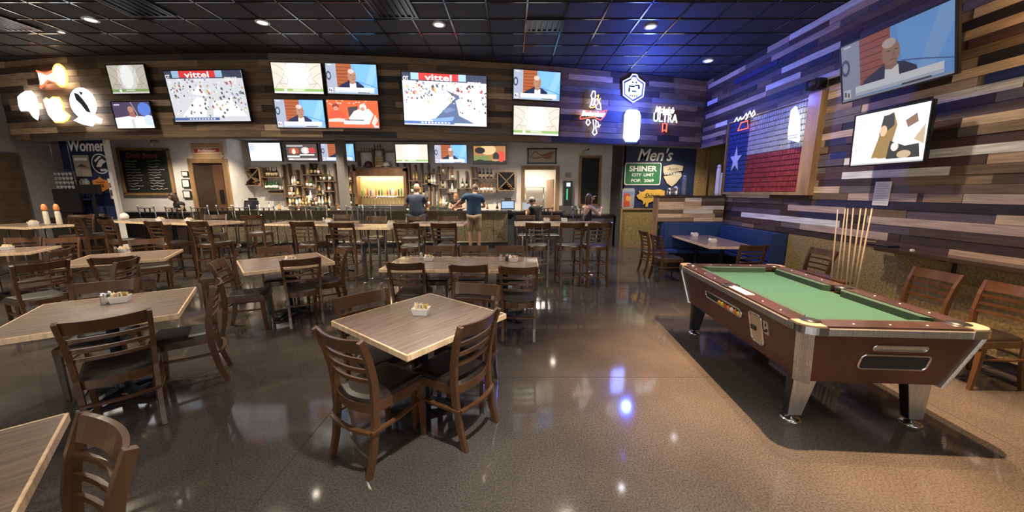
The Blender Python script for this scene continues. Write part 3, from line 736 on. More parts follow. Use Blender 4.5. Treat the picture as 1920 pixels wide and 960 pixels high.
# ================================================================ TELEVISIONS
def E_(r,g,b,s=1.0): return em((r,g,b),TVS*s)
def screen(kind,w_,h_):
    m=MB(); X=lambda a:(-.5+a)*w_; Z=lambda a:(-.5+a)*h_
    L=[0]
    def rect(x0,z0,x1,z1,c): L[0]+=1; m.rect(X(x0),Z(z0),X(x1),Z(z1),-.0003*L[0],c,.0003)
    def poly(P,c):
        P=[(min(1,max(0,a)),min(1,max(0,b_))) for a,b_ in P]; L[0]+=1; m.poly([(X(a),Z(b_)) for a,b_ in P],-.0003*L[0],c,.0003)
    def ell(cx,cz,rx,rz,c,n=18): poly([(cx+rx*math.cos(2*PI*k/n),cz+rz*math.sin(2*PI*k/n)) for k in range(n)],c)
    def line(P,c,wd=.004):
        L[0]+=1
        for a,b_ in zip(P,P[1:]):
            dx,dz=b_[0]-a[0],b_[1]-a[1]; q=math.hypot(dx,dz*h_/w_)+1e-9; nx,nz=-dz*wd/q*(h_/w_),dx*wd/q*(w_/h_)
            m.poly([(X(a[0]-nx),Z(a[1]-nz)),(X(b_[0]-nx),Z(b_[1]-nz)),(X(b_[0]+nx),Z(b_[1]+nz)),(X(a[0]+nx),Z(a[1]+nz))],-.0003*L[0],c,.0003)
    def txt(s,x0,z0,x1,z1,c,sh=0): L[0]+=1; m.text(s,X(x0),X(x1),Z(z0),Z(z1),-.0003*L[0],c,.0003,sh,bold=.02)
    rn=random.Random(hash(kind)%97 if False else len(kind)*13)
    if kind in('news','newsdim'):
        k=1.25 if kind=='news' else .40
        rect(0,0,1,1,E_(.16,.36,.80,k)); poly([(.62,.2),(1,.2),(1,1),(.55,1)],E_(.18,.42,.88,k)); poly([(.72,.2),(.86,.2),(1,.75),(1,1),(.9,1)],E_(.26,.50,.92,k*.95))
        rect(0,0,.2,1,E_(.42,.46,.58,k*.8)); rect(.2,.1,.5,1,E_(.45,.12,.045,k*.8))
        for i in range(7): rect(.2,.22+i*.11,.49,.235+i*.11,E_(.16,.04,.03,k*.5))
        ell(.045,.6,.05,.15,E_(.10,.12,.22,k*.5)); ell(.045,.6,.028,.09,E_(.45,.5,.6,k*.8))
        poly([(.22,.12),(.24,.28),(.38,.40),(.47,.47),(.62,.40),(.72,.28),(.74,.12)],E_(.018,.022,.06,k))
        poly([(.44,.12),(.45,.36),(.50,.42),(.57,.38),(.58,.12)],E_(.80,.80,.82,k))
        poly([(.45,.36),(.45,.50),(.56,.50),(.56,.38),(.51,.33)],E_(.33,.17,.11,k))
        ell(.505,.60,.082,.20,E_(.38,.20,.13,k)); ell(.49,.755,.062,.075,E_(.60,.48,.42,k)); ell(.425,.58,.014,.045,E_(.30,.15,.10,k))
        rect(.47,.62,.50,.635,E_(.06,.03,.02,k)); rect(.54,.62,.57,.635,E_(.06,.03,.02,k)); rect(.50,.475,.555,.49,E_(.20,.07,.06,k)); poly([(.53,.61),(.55,.53),(.52,.53)],E_(.28,.14,.09,k))
        line([(.6,.42),(.8,.33),(1,.22)],E_(.08,.16,.4,k),.006)
        rect(.15,.10,.93,.215,E_(.78,.80,.86,k)); rect(.15,.05,.93,.095,E_(.55,.58,.66,k)); rect(.6,.03,.84,.06,E_(.05,.05,.07,k)); rect(.02,.04,.10,.2,E_(.7,.72,.8,k)); rect(.03,.08,.05,.17,E_(.05,.05,.08,k)); rect(.065,.06,.085,.14,E_(.3,.05,.05,k)); rect(0,0,1,.03,E_(.35,.37,.42,k)); rect(.04,.94,.12,.965,E_(.8,.8,.8,k))
    elif kind in('stats','statsdim','plain'):
        k={'stats':1.3,'statsdim':.7,'plain':1.3}[kind]
        rect(0,0,1,1,E_(.62,.56,.48,k)); ell(.5,.6,.28,.5,E_(.80,.78,.74,k)); ell(.48,.6,.17,.42,E_(1,1,.98,k))
        if kind!='plain':
            dk=E_(.22,.18,.15,k)
            for sx in(0,1):
                f=lambda a:(1-a if sx else a)
                line([(f(.02),.95),(f(.12),.9),(f(.25),.75),(f(.22),.6),(f(.3),.5),(f(.28),.3),(f(.1),.35),(f(.02),.15)],dk,.0035)
                line([(f(.0),.7),(f(.1),.62),(f(.2),.5),(f(.12),.35),(f(.2),.2)],dk,.003); line([(f(.3),1),(f(.28),.85),(f(.35),.7)],dk,.003)
        rect(0,.07,1,.16,E_(.24,.40,.12,k)); rect(.38,.10,.62,.135,E_(.7,.8,.6,k)); rect(.2,.05,.26,.15,E_(.9,.95,.9,k)); rect(0,0,1,.05,E_(.72,.70,.66,k))
    elif kind in('race','racedim'):
        k=1.3 if kind=='race' else .8
        rect(0,0,1,1,E_(.75,.76,.80,k))
        if kind=='race':
            poly([(.32,.05),(.62,.55),(.5,.7),(.66,.6),(.72,.3),(.85,.05)],E_(.10,.14,.26,k)); poly([(.0,.05),(.32,.05),(.45,.62),(.2,.62),(.0,.35)],E_(.86,.88,.93,k))
            poly([(.62,.5),(.66,.2),(.85,.05),(1,.05),(1,.3),(.75,.6)],E_(.82,.80,.76,k))
            poly([(.45,.3),(.55,.36),(.62,.32),(.5,.24)],E_(.16,.22,.38,k)); poly([(.3,.12),(.6,.18),(.58,.10),(.4,.05)],E_(.2,.35,.65,k))
        else:
            poly([(.1,.1),(.35,.5),(.5,.45),(.42,.1)],E_(1,1,.97,k)); poly([(.52,.1),(.55,.4),(.8,.45),(.97,.1)],E_(1,1,.98,k)); poly([(.3,.55),(.4,.72),(.5,.5)],E_(1,.99,.95,k))
        cs=[E_(.08,.07,.08,k),E_(.5,.12,.1,k),E_(.25,.3,.4,k),E_(.9,.9,.9,k),E_(.6,.45,.2,k),E_(.1,.1,.12,k),E_(.95,.95,.95,k)]
        n=170
        for i in range(n):
            a=rn.random(); z=rn.uniform(.42,.82) if a<.35 or a>.5 else rn.uniform(.6,.82)
            if a>.66: z=rn.uniform(.2,.8)
            if kind=='racedim' and rn.random()<.45: z=rn.uniform(.05,.8)
            s_=rn.uniform(.008,.028); poly([(a,z),(a+s_,z+rn.uniform(-.02,.02)),(a+s_*.7,z+s_*2.2),(a-.3*s_,z+s_*1.6)],cs[i%7]); L[0]-=1 if i%4 else 0
        L[0]+=3
        rect(0,.85,1,1,E_(.05,.06,.10,k)); rect(.1,.87,.75,1,E_(.35,.55,.75,k)); rect(.19,.87,.66,1,E_(.75,.05,.05,k))
        txt('vittel',.26,.865,.58,.985,E_(1,1,1,k)); txt('TISSOT',.36,.79,.58,.85,E_(.9,.9,.95,k)); txt('TISSOT',.77,.80,.93,.87,E_(1,1,1,k)); txt('OT',.01,.85,.07,.93,E_(1,1,1,k))
        rect(0,.02,.6,.075,E_(.08,.15,.4,k)); rect(0,0,1,.02,E_(.8,.8,.85,k)); 
        for i in range(9): rect(.2+i*.04,.035,.225+i*.04,.06,E_(.9,.9,.95,k))
    elif kind=='red':
        rect(0,0,1,1,E_(.80,.14,.05)); poly([(.42,.3),(.4,.75),(.6,.8),(.55,.3)],E_(.08,.06,.07)); poly([(.4,.35),(.52,.62),(.66,.72),(.82,.7),(.9,.5),(.8,.15),(.5,.15)],E_(.95,.95,.96))
        ell(.7,.76,.07,.13,E_(.85,.83,.82)); ell(.69,.70,.04,.07,E_(.65,.32,.22)); ell(.17,.78,.065,.1,E_(.35,.05,.04)); ell(.17,.70,.05,.08,E_(.62,.32,.22))
        poly([(.02,.3),(.05,.58),(.17,.64),(.3,.58),(.36,.3)],E_(.85,.10,.05)); poly([(.0,.22),(.3,.22),(.38,.32),(.2,.36),(.02,.32)],E_(.85,.65,.6))
        for i in range(16): a=rn.random(); z=rn.uniform(.82,.98); rect(a,z,a+.03,z+.025,E_(.9,.85,.8)); L[0]-=1
        L[0]+=2; rect(.32,.28,.7,.31,E_(.04,.04,.04)); rect(.3,.14,.72,.27,E_(.85,.85,.87)); rect(.9,.03,.98,.1,E_(.85,.85,.85)); rect(0,0,1,.03,E_(.3,.08,.06)); poly([(.85,.2),(.9,.05),(.98,.3),(.93,.5)],E_(.85,.7,.6))
    elif kind=='dark':
        rect(0,0,1,1,E_(.07,.05,.10)); poly([(0,0),(0,.40),(.45,.48),(1,.42),(1,0)],E_(.86,.86,.78)); rect(.42,0,.5,.35,E_(.6,.6,.58)); ell(.82,.72,.17,.26,E_(.10,.2,.6)); poly([(.4,.45),(.42,.7),(.55,.68),(.56,.42)],E_(.35,.13,.09)); ell(.46,.72,.075,.12,E_(.45,.22,.15)); line([(.5,1),(.6,.6),(.62,.4)],E_(.3,.35,.4),.01); rect(.05,.88,.2,.92,E_(.7,.7,.7)); ell(.9,.3,.14,.2,E_(.6,.68,.85))
    elif kind=='white':
        rect(0,0,1,1,E_(.78,.84,.95)); poly([(.3,.25),(.36,.9),(.46,.9),(.5,.5),(.9,.2),(.9,.1),(.3,.1)],E_(.97,.98,1)); 
        for i in range(4): rect(.03,.6+i*.09,.16,.64+i*.09,E_(.35,.45,.8))
        rect(0,0,1,.1,E_(.75,.75,.72)); ell(.38,.75,.05,.1,E_(.72,.75,.85))
    elif kind=='poker':
        rect(0,0,1,1,E_(.10,.075,.075)); rect(.03,.85,.55,.92,E_(.6,.6,.62)); ell(.25,.6,.17,.2,E_(.45,.10,.05)); ell(.24,.56,.06,.16,E_(.95,.75,.6)); ell(.62,.62,.14,.2,E_(.7,.6,.6)); ell(.83,.62,.11,.18,E_(.55,.06,.06)); ell(.62,.6,.05,.14,E_(.95,.85,.8))
        rect(.02,.22,.42,.32,E_(.85,.85,.85)); rect(.42,.32,.9,.40,E_(.8,.8,.8)); rect(.05,.06,.98,.16,E_(.75,.75,.74)); rect(.2,.10,.7,.13,E_(.25,.2,.2))
    elif kind=='game':
        rect(0,0,1,1,E_(.42,.20,.07)); ell(.45,.8,.25,.3,E_(.85,.55,.28)); rect(0,0,.5,.45,E_(.20,.26,.08)); rect(0,0,1,.18,E_(.02,.02,.02)); ell(.2,.75,.16,.18,E_(.03,.02,.03)); ell(.86,.42,.13,.32,E_(.75,.08,.05)); ell(.7,.4,.1,.25,E_(.03,.03,.03)); ell(.68,.2,.12,.06,E_(.55,.3,.15)); ell(.2,.12,.15,.12,E_(.02,.02,.02))
    elif kind=='football':
        rect(0,0,1,1,E_(.90,.86,.78,1.6)); ell(.25,.45,.28,.4,E_(.95,.93,.86,2)); poly([(.3,.1),(.38,.5),(.42,.85),(.55,.95),(.62,.7),(.58,.4),(.7,.1)],E_(.32,.20,.07)); poly([(.38,.55),(.42,.9),(.56,.92),(.58,.7),(.48,.6)],E_(.05,.045,.05)); ell(.44,.62,.05,.1,E_(.75,.5,.3))
        poly([(.6,.5),(.66,.8),(.8,.97),(.98,.95),(.95,.7),(.75,.35)],E_(.88,.88,.9)); poly([(.72,.75),(.85,.85),(.88,.7),(.76,.62)],E_(.25,.14,.10)); poly([(.52,.08),(.55,.42),(.75,.3),(.92,.32),(.95,.08)],E_(.04,.04,.045)); ell(.62,.3,.05,.08,E_(.85,.8,.7)); ell(.75,.15,.09,.07,E_(.55,.4,.25)); poly([(.85,.4),(.97,.65),(.98,.3)],E_(.55,.42,.28))
        for i in range(8): z=rn.uniform(.2,.9); line([(0,z),(rn.uniform(.15,.3),z+.02)],E_(.62,.58,.5),.006); L[0]-=1
        L[0]+=2; rect(.02,.04,.4,.12,E_(.9,.88,.8)); rect(0,0,1,.03,E_(.5,.5,.5))
    return m
TVG='wall televisions'
def tv(kind,label,cx,cy,cz,w_,h_,yaw,tilt=4,dim=False,back=.16,rim=.018,mount=True):
    t=thing('television',label,'television',(cx,cy,cz),yaw,TVG,rx=0)
    t.rotation_euler=(R(tilt),0,yaw); t.rotation_mode='XYZ'
    m=MB(); m.box((0,.022,0),(w_,.044,h_),BLK,bev=.006); m.box((0,.055,-.02*h_),(w_*.6,.035,h_*.55),BLK,bev=.01); m.build('housing',t)
    m=MB(); b_=rim
    for a in((0,h_/2-b_/2,w_,b_),(0,-h_/2+b_/2,w_,b_*1.0),(-w_/2+b_/2,0,b_,h_-2*b_),(w_/2-b_/2,0,b_,h_-2*b_)): m.box((a[0],-.004,a[1]),(a[2],.012,a[3]),BLK,bev=.002)
    m.build('bezel',t)
    s=screen(kind,w_-2*b_,h_-2*b_).build('screen',t)
    if mount:
        m=MB(); m.box((0,.06+back/2,0),(.08,back,.12),BMET); m.box((0,.07,0),(w_*.4,.02,.05),BMET); m.build('wall_mount',t)
    return t
def tv_px(kind,label,u0,u1,v0,v1,off=.16,tilt=4,Y=None,yaw=None):
    uc,vc=(u0+u1)/2,(v0+v1)/2; y=Y or 7.8
    for _ in range(12):
        x,z=wy(uc,vc,y)
        if Y is None: y=ysof(x)-off
    ya=yawsof(x) if yaw is None else yaw
    x0,_=wy(u0,vc,y); x1,_=wy(u1,vc,y); _,za=wy(uc,v0,y); _,zb=wy(uc,v1,y)
    f=1.0/(math.cos(ya)-math.sin(ya)*(x/y)) if abs(ya)>1e-6 else 1
    tv(kind,label,x,y,z,(x1-x0)*f,(za-zb)/math.cos(R(tilt)),ya,tilt)
tv_px('statsdim','upper of the two small televisions at the far left, pale screen with green strip',204,277,121,177)
tv_px('dark','lower of the two small televisions at the far left, dark picture over a pale floor',213,287,190,242)
tv_px('racedim','large left television with a washed-out street race picture',317,463,133,229,tilt=6)
tv_px('stats','top left screen of the group of four, white burst with dark lines',510,606,117,177)
tv_px('news','top right screen of the group of four, man in suit before blue',611,709,119,178)
tv_px('news','bottom left screen of the group of four, man in suit before blue',516,610,186,241)
tv_px('red','bottom right screen of the group of four, red jerseys',613,712,187,242)
tv_px('race','large centre television showing a street race under a red banner',756,915,139,237)
tv_px('news','television right of the large centre one, upper, man in suit',962,1052,132,189)
tv_px('stats','television right of the large centre one, lower, white burst with green strip',962,1050,199,255)
YB=11.62
tv_px('white','leftmost television of the row over the bar, pale white picture',467,528,267,303,Y=YB,tilt=3,yaw=0)
tv_px('poker','second television of the row over the bar, dark picture with red figures',536,596,269,303,Y=YB,tilt=3,yaw=0)
tv_px('news','television over the bar half hidden by the grey column',602,665,269,303,Y=YB,tilt=3,yaw=0)
tv_px('plain','television over the bar right of the beer taps, almost blank white',741,803,270,306,Y=YB,tilt=3,yaw=0)
tv_px('news','television over the bar with man in suit, right of the blank white one',814,876,271,307,Y=YB,tilt=3,yaw=0)
tv_px('game','rightmost television over the bar, orange and green picture',887,949,273,308,Y=YB,tilt=3,yaw=0)
# right wall pair
ya,za=wx(1683,92,XR-.35)
a0,_=wx(1581,140,XR-.35); a1,_=wx(1785,60,XR-.35)
tv('newsdim','large tilted television high on the right plank wall, man in dark jacket before blue',XR-.40,4.42,3.20,1.25,.72,R(-90),12,back=.34)
yb,zb=wx(1670,260,XR-.3); b0,_=wx(1600,270,XR-.3); b1,_=wx(1739,250,XR-.3)
tv('football','smaller television below the large one on the right wall, football players',XR-.28,(b0+b1)/2+.02,zb+.03,abs(b0-b1)*1.0,.655,R(-87),3,back=.22)
# ================================================================ NEON SIGNS
NW=em((.95,.97,1),NEO); NB=em((.08,.14,1),NEO*4); NR_=em((1,.10,.04),NEO*.8); NY=em((1,.55,.08),NEO*.7); NWW=em((1,.86,.66),NEO*1.1)
def nroot(name,label,u,v,off=.06,Y=None,yaw=None,X=None):
    if X is not None:
        y,z=wx(u,v,X); return thing(name,label,'neon sign',(X,y,z),R(-90),'lit beer signs')
    y=Y or 7.8
    for _ in range(12):
        x,z=wy(u,v,y)
        if Y is None: y=ysof(x)-off
    return thing(name,label,'neon sign',(x,y,z),yawsof(x) if yaw is None else yaw,'lit beer signs')
def tb(P,r,m,parent,name='glass_tube',closed=False,y=-.03):
    mb=MB(); mb.tube([(a,y,b_) for a,b_ in P],r,m,6,closed=closed); return mb.build(name,parent)
def pltext(t,s,x0,x1,z0,z1,m,sh=0,bold=.02,name='lettering',y=-.03):
    mb=MB(); mb.text(s,x0,x1,z0,z1,y,m,.012,sh,bold=bold); return mb.build(name,t)
def glow(t,loc,e,col,size=.12):
    l=lamp('sign_glow','POINT',loc,e,col,size); l.parent=t; return l
sc=1/78.0   # metres per photo pixel on the plank band
# longhorn bowtie sign
t=nroot('neon_sign','neon sign with horned animal over a red-outlined bow with white script',1113,212)
def Q(P,u0=1113,v0=212,k=1/80.): return [((a-u0)*k,(v0-b_)*k) for a,b_ in P]
tb(Q([(1086,221),(1094,209),(1112,213),(1138,206),(1134,216),(1126,224),(1112,219),(1086,224)]),.010,NR_,t,closed=True)
pltext(t,'Budweiser',*[q for q in ((1089-1113)/80,(1134-1113)/80,-.08,.03)],NW,.3)
tb(Q([(1104,203),(1108,193),(1106,183),(1109,176),(1113,176),(1114,184),(1112,195),(1117,205),(1126,206),(1124,196),(1117,188)]),.012,NW,t)
tb(Q([(1106,196),(1110,188),(1115,190),(1110,200),(1106,196)]),.010,NW,t)
tb(Q([(1117,184),(1120,181),(1119,190),(1124,187),(1119,197),(1112,203),(1106,204)]),.011,NY,t)
tb(Q([(1100,224),(1098,230),(1102,234),(1106,229),(1103,224)]),.011,NW,t,closed=True); tb(Q([(1111,224),(1114,238),(1111,246),(1115,250),(1120,246),(1117,238),(1117,224)]),.011,NW,t,closed=True)
tb(Q([(1120,226),(1124,236),(1118,236),(1126,232)]),.010,NW,t)
mb=MB(); mb.box((0,-.01,-.05),(.3,.02,.03),BLK); mb.box((0,-.01,.1),(.2,.02,.03),BLK); mb.build('frame',t)
# hexagon sign
t=nroot('neon_sign','white hexagonal bottle-cap neon sign with blue halo above the can sign',1187,167)
HX=[(1165,156),(1179,149),(1183,143),(1191,143),(1195,149),(1209,156),(1207,179),(1187,190),(1167,179)]
tb([((a-1187)/80,(167-b_)/80) for a,b_ in HX],.011,NW,t,closed=True)
mb=MB(); mb.poly([((a-1187)/80*.80,(167-b_)/80*.80) for a,b_ in HX],-.012,em((.62,.78,1),NEO*.75),.02); mb.build('face_panel',t)
mb=MB(); 
for a in((-.14,.02,-.10,-.08),(-.14,.06,.02,.03),(.02,.06,.14,.09),(.10,.0,.15,.06),(-.05,-.07,.06,-.04),(-.06,.12,-.02,.15),(.03,.12,.07,.15)): mb.rect(*a,-.034,BLK,.004)
for k in range(4): mb.rect(-.10+k*.055,-.17,-.07+k*.055,-.14,-.034,BLK,.004)
mb.build('mark',t)
mb=MB(); mb.poly([((a-1187)/80*1.08,(167-b_)/80*1.08) for a,b_ in HX],0,mat('sign_back_blue',(.02,.03,.12),.4),.012); mb.build('backing',t)
# can sign
t=nroot('neon_sign','lit beer can sign, white face with deep blue glow on the boards',1183,237)
CN=[(1172,212),(1177,210),(1190,210),(1195,212),(1198,219),(1198,257),(1194,263),(1173,263),(1169,257),(1169,219)]
mb=MB(); mb.poly([((a-1183)/80,(237-b_)/80) for a,b_ in CN],-.03,em((.80,.93,1),NEO*1.0),.05); mb.build('face_panel',t)
tb([((a-1183)/80*1.08,(237-b_)/80*1.04) for a,b_ in CN],.014,NB,t,closed=True,y=-.03)
mb=MB(); 
for z in(.25,.07,-.10,-.235): mb.rect(-.11,z,.11,z+.008,-.081,mat('can_line',(.25,.32,.4),.5),.002)
mb.build('can_rim',t); glow(t,(0,-.5,.45),150,(.06,.12,1),.10); l=lamp('sign_glow','AREA',(0,-.1,0),90,(.06,.12,1),(.30,.6),(R(90),0,0)); l.parent=t
# ultra sign
t=nroot('neon_sign','neon sign reading ULTRA in white with script above and red ribbon below',1246,223)
pltext(t,'Michelob',-.30,.22,.12,.26,NW,.35,.015); pltext(t,'ULTRA',-.33,.33,-.08,.11,NW,0,.0)
tb([(-.06,-.30),(-.06,-.11),(.05,-.11),(.05,-.30),(0,-.25)],.013,NR_,t,closed=True)
mb=MB(); mb.box((0,-.012,.02),(.62,.012,.02),BLK); mb.box((0,-.012,-.2),(.02,.012,.2),BLK); mb.build('frame',t)
# left cluster
def LQ(P,u0,v0,k=1/88.): return [((a-u0)*k,(v0-b_)*k) for a,b_ in P]
t=nroot('neon_sign','overexposed bow-tie neon sign with a bright disc, upper left of the plank band',103,146)
tb(LQ([(72,134),(90,140),(112,133),(112,158),(92,150),(72,162),(76,147)],103,146),.016,NR_,t,closed=True)
mb=MB(); mb.poly(LQ([(74,137),(92,143),(108,138),(108,154),(92,149),(74,157)],103,146),-.02,NWW,.02); mb.build('face_panel',t)
mb=MB(); mb.lathe([(.14,-.02),(.14,.02)],NWW,(0,0,0),24,Matrix.Translation((.22,-.045,.02))@Matrix.Rotation(PI/2,4,'X')@Matrix.Scale(1.3,4,(0,1,0))); mb.build('disc',t)
mb=MB(); mb.tube([(.22+.16*math.cos(a*.35),-.05,.02+.21*math.sin(a*.35)) for a in range(18)],.014,NY,6,closed=True); mb.build('glass_tube',t)
t=nroot('neon_sign','white state-shaped lit sign at the far left end of the plank band',60,199)
P=LQ([(38,184),(46,180),(58,176),(70,176),(78,184),(79,198),(76,212),(70,222),(64,218),(58,208),(50,206),(38,206),(36,198)],60,199)
mb=MB(); mb.poly(P,-.02,em((1,.96,.90),NEO*1.1),.03); mb.build('face_panel',t); tb([(a*1.05,b_*1.05) for a,b_ in P],.012,NW,t,closed=True)
t=nroot('neon_sign','amber-edged white lit sign between the state shape and the round figure sign',108,204)
P=LQ([(88,190),(94,187),(100,190),(108,186),(120,187),(125,196),(124,208),(134,216),(128,222),(118,226),(102,226),(92,214)],108,204)
mb=MB(); mb.poly(P,-.02,em((1,.94,.82),NEO*1.1),.03); mb.build('face_panel',t); tb([(a*1.06,b_*1.06) for a,b_ in P],.014,NY,t,closed=True)
t=nroot('neon_sign','round white lit sign with a crouching figure and wavy foot, right of the left cluster',163,203)
P=[(.26*math.cos(k*PI/10)-.02,.27*math.sin(k*PI/10)+.08) for k in range(20)]
mb=MB(); mb.poly(P,-.02,em((.90,.95,1),NEO*.9),.03); mb.poly(LQ([(138,224),(150,218),(170,220),(178,214),(186,220),(192,222),(188,230),(176,228),(170,234),(152,230)],163,203),-.02,em((.95,.98,1),NEO*.9),.035); mb.build('face_panel',t)
mb=MB(); mb.poly(LQ([(150,178),(158,180),(166,190),(172,200),(176,212),(168,210),(160,198),(152,190)],163,203),-.055,mat('sign_figure_dark',(.10,.14,.15),.5),.004); mb.poly(LQ([(160,176),(168,178),(164,183)],163,203),-.055,mat('sign_figure_dark',(.1,.14,.15),.5),.004); mb.build('figure_mark',t)
tb([(a*1.06,b_*1.06) for a,b_ in P],.014,NW,t,closed=True)
# signs in front of the flag mural
t=nroot('neon_sign',"white script neon sign with red outlined box at the flag mural's top left",1400,225,X=XR-.14)
tb([(-.35,.03),(-.28,.10),(-.22,.02),(-.16,.09),(-.12,.03),(-.05,.06),(.02,.12),(.06,.04),(.02,.0),(.12,.14),(.17,.05),(.24,.13),(.28,.06),(.20,.02)],.009,NW,t)
tb([(-.2,-.17),(-.12,-.03),(.08,-.03),(.12,-.17)],.010,NR_,t,closed=True)
mb=MB(); mb.box((0,-.01,-.02),(.4,.012,.02),BLK); mb.box((0,.03,-.02),(.04,.06,.03),BLK); mb.build('frame',t)
t=nroot('neon_sign','tall white blade-shaped lit sign at the right of the flag mural',1489,236,X=XR-.14)
P=[(-.08,.25),(.0,.30),(.10,.12),(.14,-.08),(.16,-.28),(-.06,-.20),(-.08,-.05)]
mb=MB(); mb.poly(P,0,em((.85,.92,1),NEO*.55),.03); mb.build('face_panel',t); mb=MB(); mb.rect(-.06,-.16,.14,-.15,-.03,BLK,.004); mb.rect(-.05,-.2,.13,-.19,-.03,BLK,.004); mb.box((0,.05,0),(.05,.1,.05),BLK); mb.build('frame',t)
# ================================================================ FLAG MURAL on the right wall
y0,_=wx(1362,300,XR-.06); y1,_=wx(1507,300,XR-.06); _,zt=wx(1507,190,XR-.06); _,zb_=wx(1495,360,XR-.06)
t=thing('flag_mural','wood-framed lone star flag mural made of ribbed panels, blue white and red','mural',(XR-.04,(y0+y1)/2,(zt+zb_)/2),R(-90))
fw=abs(y0-y1)/2; fh=(zt-zb_)/2
fb=mat('flag_blue',(.03,.07,.26),.45,0,.5,12,stretch=(1,1,8)); fwht=mat('flag_white',(.52,.53,.56),.45,0,.2,12); fr=mat('flag_red',(.34,.045,.05),.45,0,.35,14)
def corr(x0,x1,za,zb2,m_,nm):
    mb=MB(); n=max(1,int((zb2-za)/.085))
    for k in range(n):
        a=za+(zb2-za)*k/n; h=(zb2-za)/n; mb.box(((x0+x1)/2,-.005,a+h/2),(x1-x0,.02,h*.86),m_,bev=.006)
    # small upright ribs of the panel
    k=x0+.04
    while k<x1-.02: mb.box((k,-.018,(za+zb2)/2),(.006,.008,(zb2-za)),m_); k+=.055
    mb.build(nm,t)
corr(-fw,-fw+fw*.62,-fh,fh,fb,'blue_field'); corr(-fw+fw*.62,fw,0,fh,fwht,'white_stripe'); corr(-fw+fw*.62,fw,-fh,0,fr,'red_stripe')
mb=MB(); P=[]
for k in range(10): a=PI/2+k*PI/5; r_=.20 if k%2==0 else .078; P.append((-fw+fw*.32+r_*math.cos(a),-.06+r_*1.35*math.sin(a)))
mb.poly(P,-.024,mat('star_white',(.75,.76,.8),.5),.008); mb.build('star',t)
mb=MB(); fm_=wood('flag_frame_oak',(.42,.25,.11),.5,.1)
mb.b2((fw,-.08,-fh-.05),(fw+.24,.03,fh+.06),fm_); mb.b2((-fw-.03,-.05,-fh),(-fw,.03,fh),fm_); mb.b2((-fw,-.05,-fh-.05),(fw,.03,-fh),fm_); mb.b2((-fw,-.05,fh),(fw,.03,fh+.025),fm_); mb.build('frame',t)
# ---- other things on the right wall
y,z=wx(1653,363,XR-.03)
t=thing('paper_notice','white printed paper notice on the right plank wall above the cues','notice',(XR-.028,y,z),R(-90))
mb=MB(); mb.box((0,0,0),(.20,.004,.30),WHITE); mb.build('sheet',t); mb=MB(); 
for k in range(9): mb.rect(-.08,.12-k*.03,.08 if k%3 else .04,.125-k*.03,-.002,mat('print_grey',(.35,.35,.38),.7),.001)
mb.build('printed_lines',t)
y,z=wx(1530,158,XR-.12)
t=thing('wall_speaker','small black wall speaker between the flag mural and the large television','speaker',(XR-.12,y,z),R(-75))
mb=MB(); mb.box((0,0,0),(.22,.14,.14),BLK,bev=.01); mb.build('body',t); mb=MB(); mb.box((0,.085,0),(.05,.06,.05),BMET); mb.build('wall_bracket',t); mb=MB(); mb.lathe([(.05,0),(.055,.01)],mat('speaker_cone',(.05,.05,.06),.6),T=Matrix.Translation((0,-.07,0))@Matrix.Rotation(PI/2,4,'X')); mb.build('cone',t)
t=thing('drink_ledge','dark wooden drink ledge running along the right wall above the strand board','ledge',(XR-.03,1.4,.985))
L1=wood('ledge_dark',(.045,.026,.016),.35,.4)
mb=MB(); mb.b2((-.24,-3.0,0),(0,2.95,.045),L1,bev=.004); mb.build('shelf_board',t)
for yy in(-1.6,-.3,1.0,2.3):
    mb=MB(); mb.bar([(-.01,yy,-.22),(-.01,yy,-.02),(-.18,yy,-.005)],.03,.02,BMET,side=(0,1,0)); mb.build('bracket',t)
x_,y_=XR-.15,wx(1658,445,XR-.15)[0]
t=thing('ashtray_box','small open black box lying on the drink ledge','box',(x_,y_,1.031))
mb=MB(); mb.box((0,0,.01),(.14,.26,.02),BLK); mb.build('base',t); mb=MB(); mb.box((-.05,.12,.045),(.02,.12,.012),mat('box_lid_tan',(.4,.3,.15),.5),rz=.5); mb.build('lid',t)
t=thing('cube_chalk','white chalk cube on the drink ledge','chalk',(XR-.2,wx(1713,456,XR-.2)[0],1.031)); mb=MB(); mb.box((0,0,.012),(.03,.03,.024),WHITE,bev=.003); mb.build('block',t)
t=thing('wall_sconce','amber glass wall lamp at the right edge of the picture','lamp',(XR-.14,2.93,3.28))
mb=MB(); mb.lathe([(.03,0),(.07,.04),(.08,.12),(.05,.18)],em((1,.62,.22),3)); mb.build('shade',t); mb=MB(); mb.box((.08,0,.08),(.10,.05,.05),BLK); mb.build('wall_arm',t)
l=lamp('sconce_light','POINT',(-.16,0,.1),22,(1,.62,.28),.06); l.parent=t
# ================================================================ BOOTH
BLU=mat('blue_vinyl',(.018,.045,.15),.45,0,.12,6,coat=.1)
t=thing('booth_partition','low end wall of the booth clad in light and dark boards with a dark cap','partition',(4.0,8.0,0))
mb=MB(); rn=random.Random(8); pal=['tan','wht','md2','tan2','dk2','gry','md','tan']
x0,x1=3.24-4.0,4.70-4.0
for r in range(6):
    za=1.04+r*.088; x=x0
    while x<x1: 
        q=min(x+rn.uniform(.3,.8),x1); mb.b2((x,-.06-rn.uniform(0,.012),za+.001),(q-.002,.0,za+.086),PMX.get(pal[rn.randrange(8)]) or plank('board_white',(.66,.60,.55),'x')); x=q
mb.build('board_cladding',t)
mb=MB(); mb.b2((x0,0,0),(x1,.14,1.57),DGR); mb.build('core',t)
mb=MB(); mb.b2((x0-.03,-.09,1.57),(x1,.2,1.61),L1,bev=.003); mb.build('cap',t)
mb=MB(); mb.b2((x0-.035,-.08,0),(x0-.001,.15,1.56),OWD); mb.build('end_post',t)
t=thing('booth_bench','blue vinyl booth bench wrapping the corner along the right wall','bench',(4.0,7.0,0))
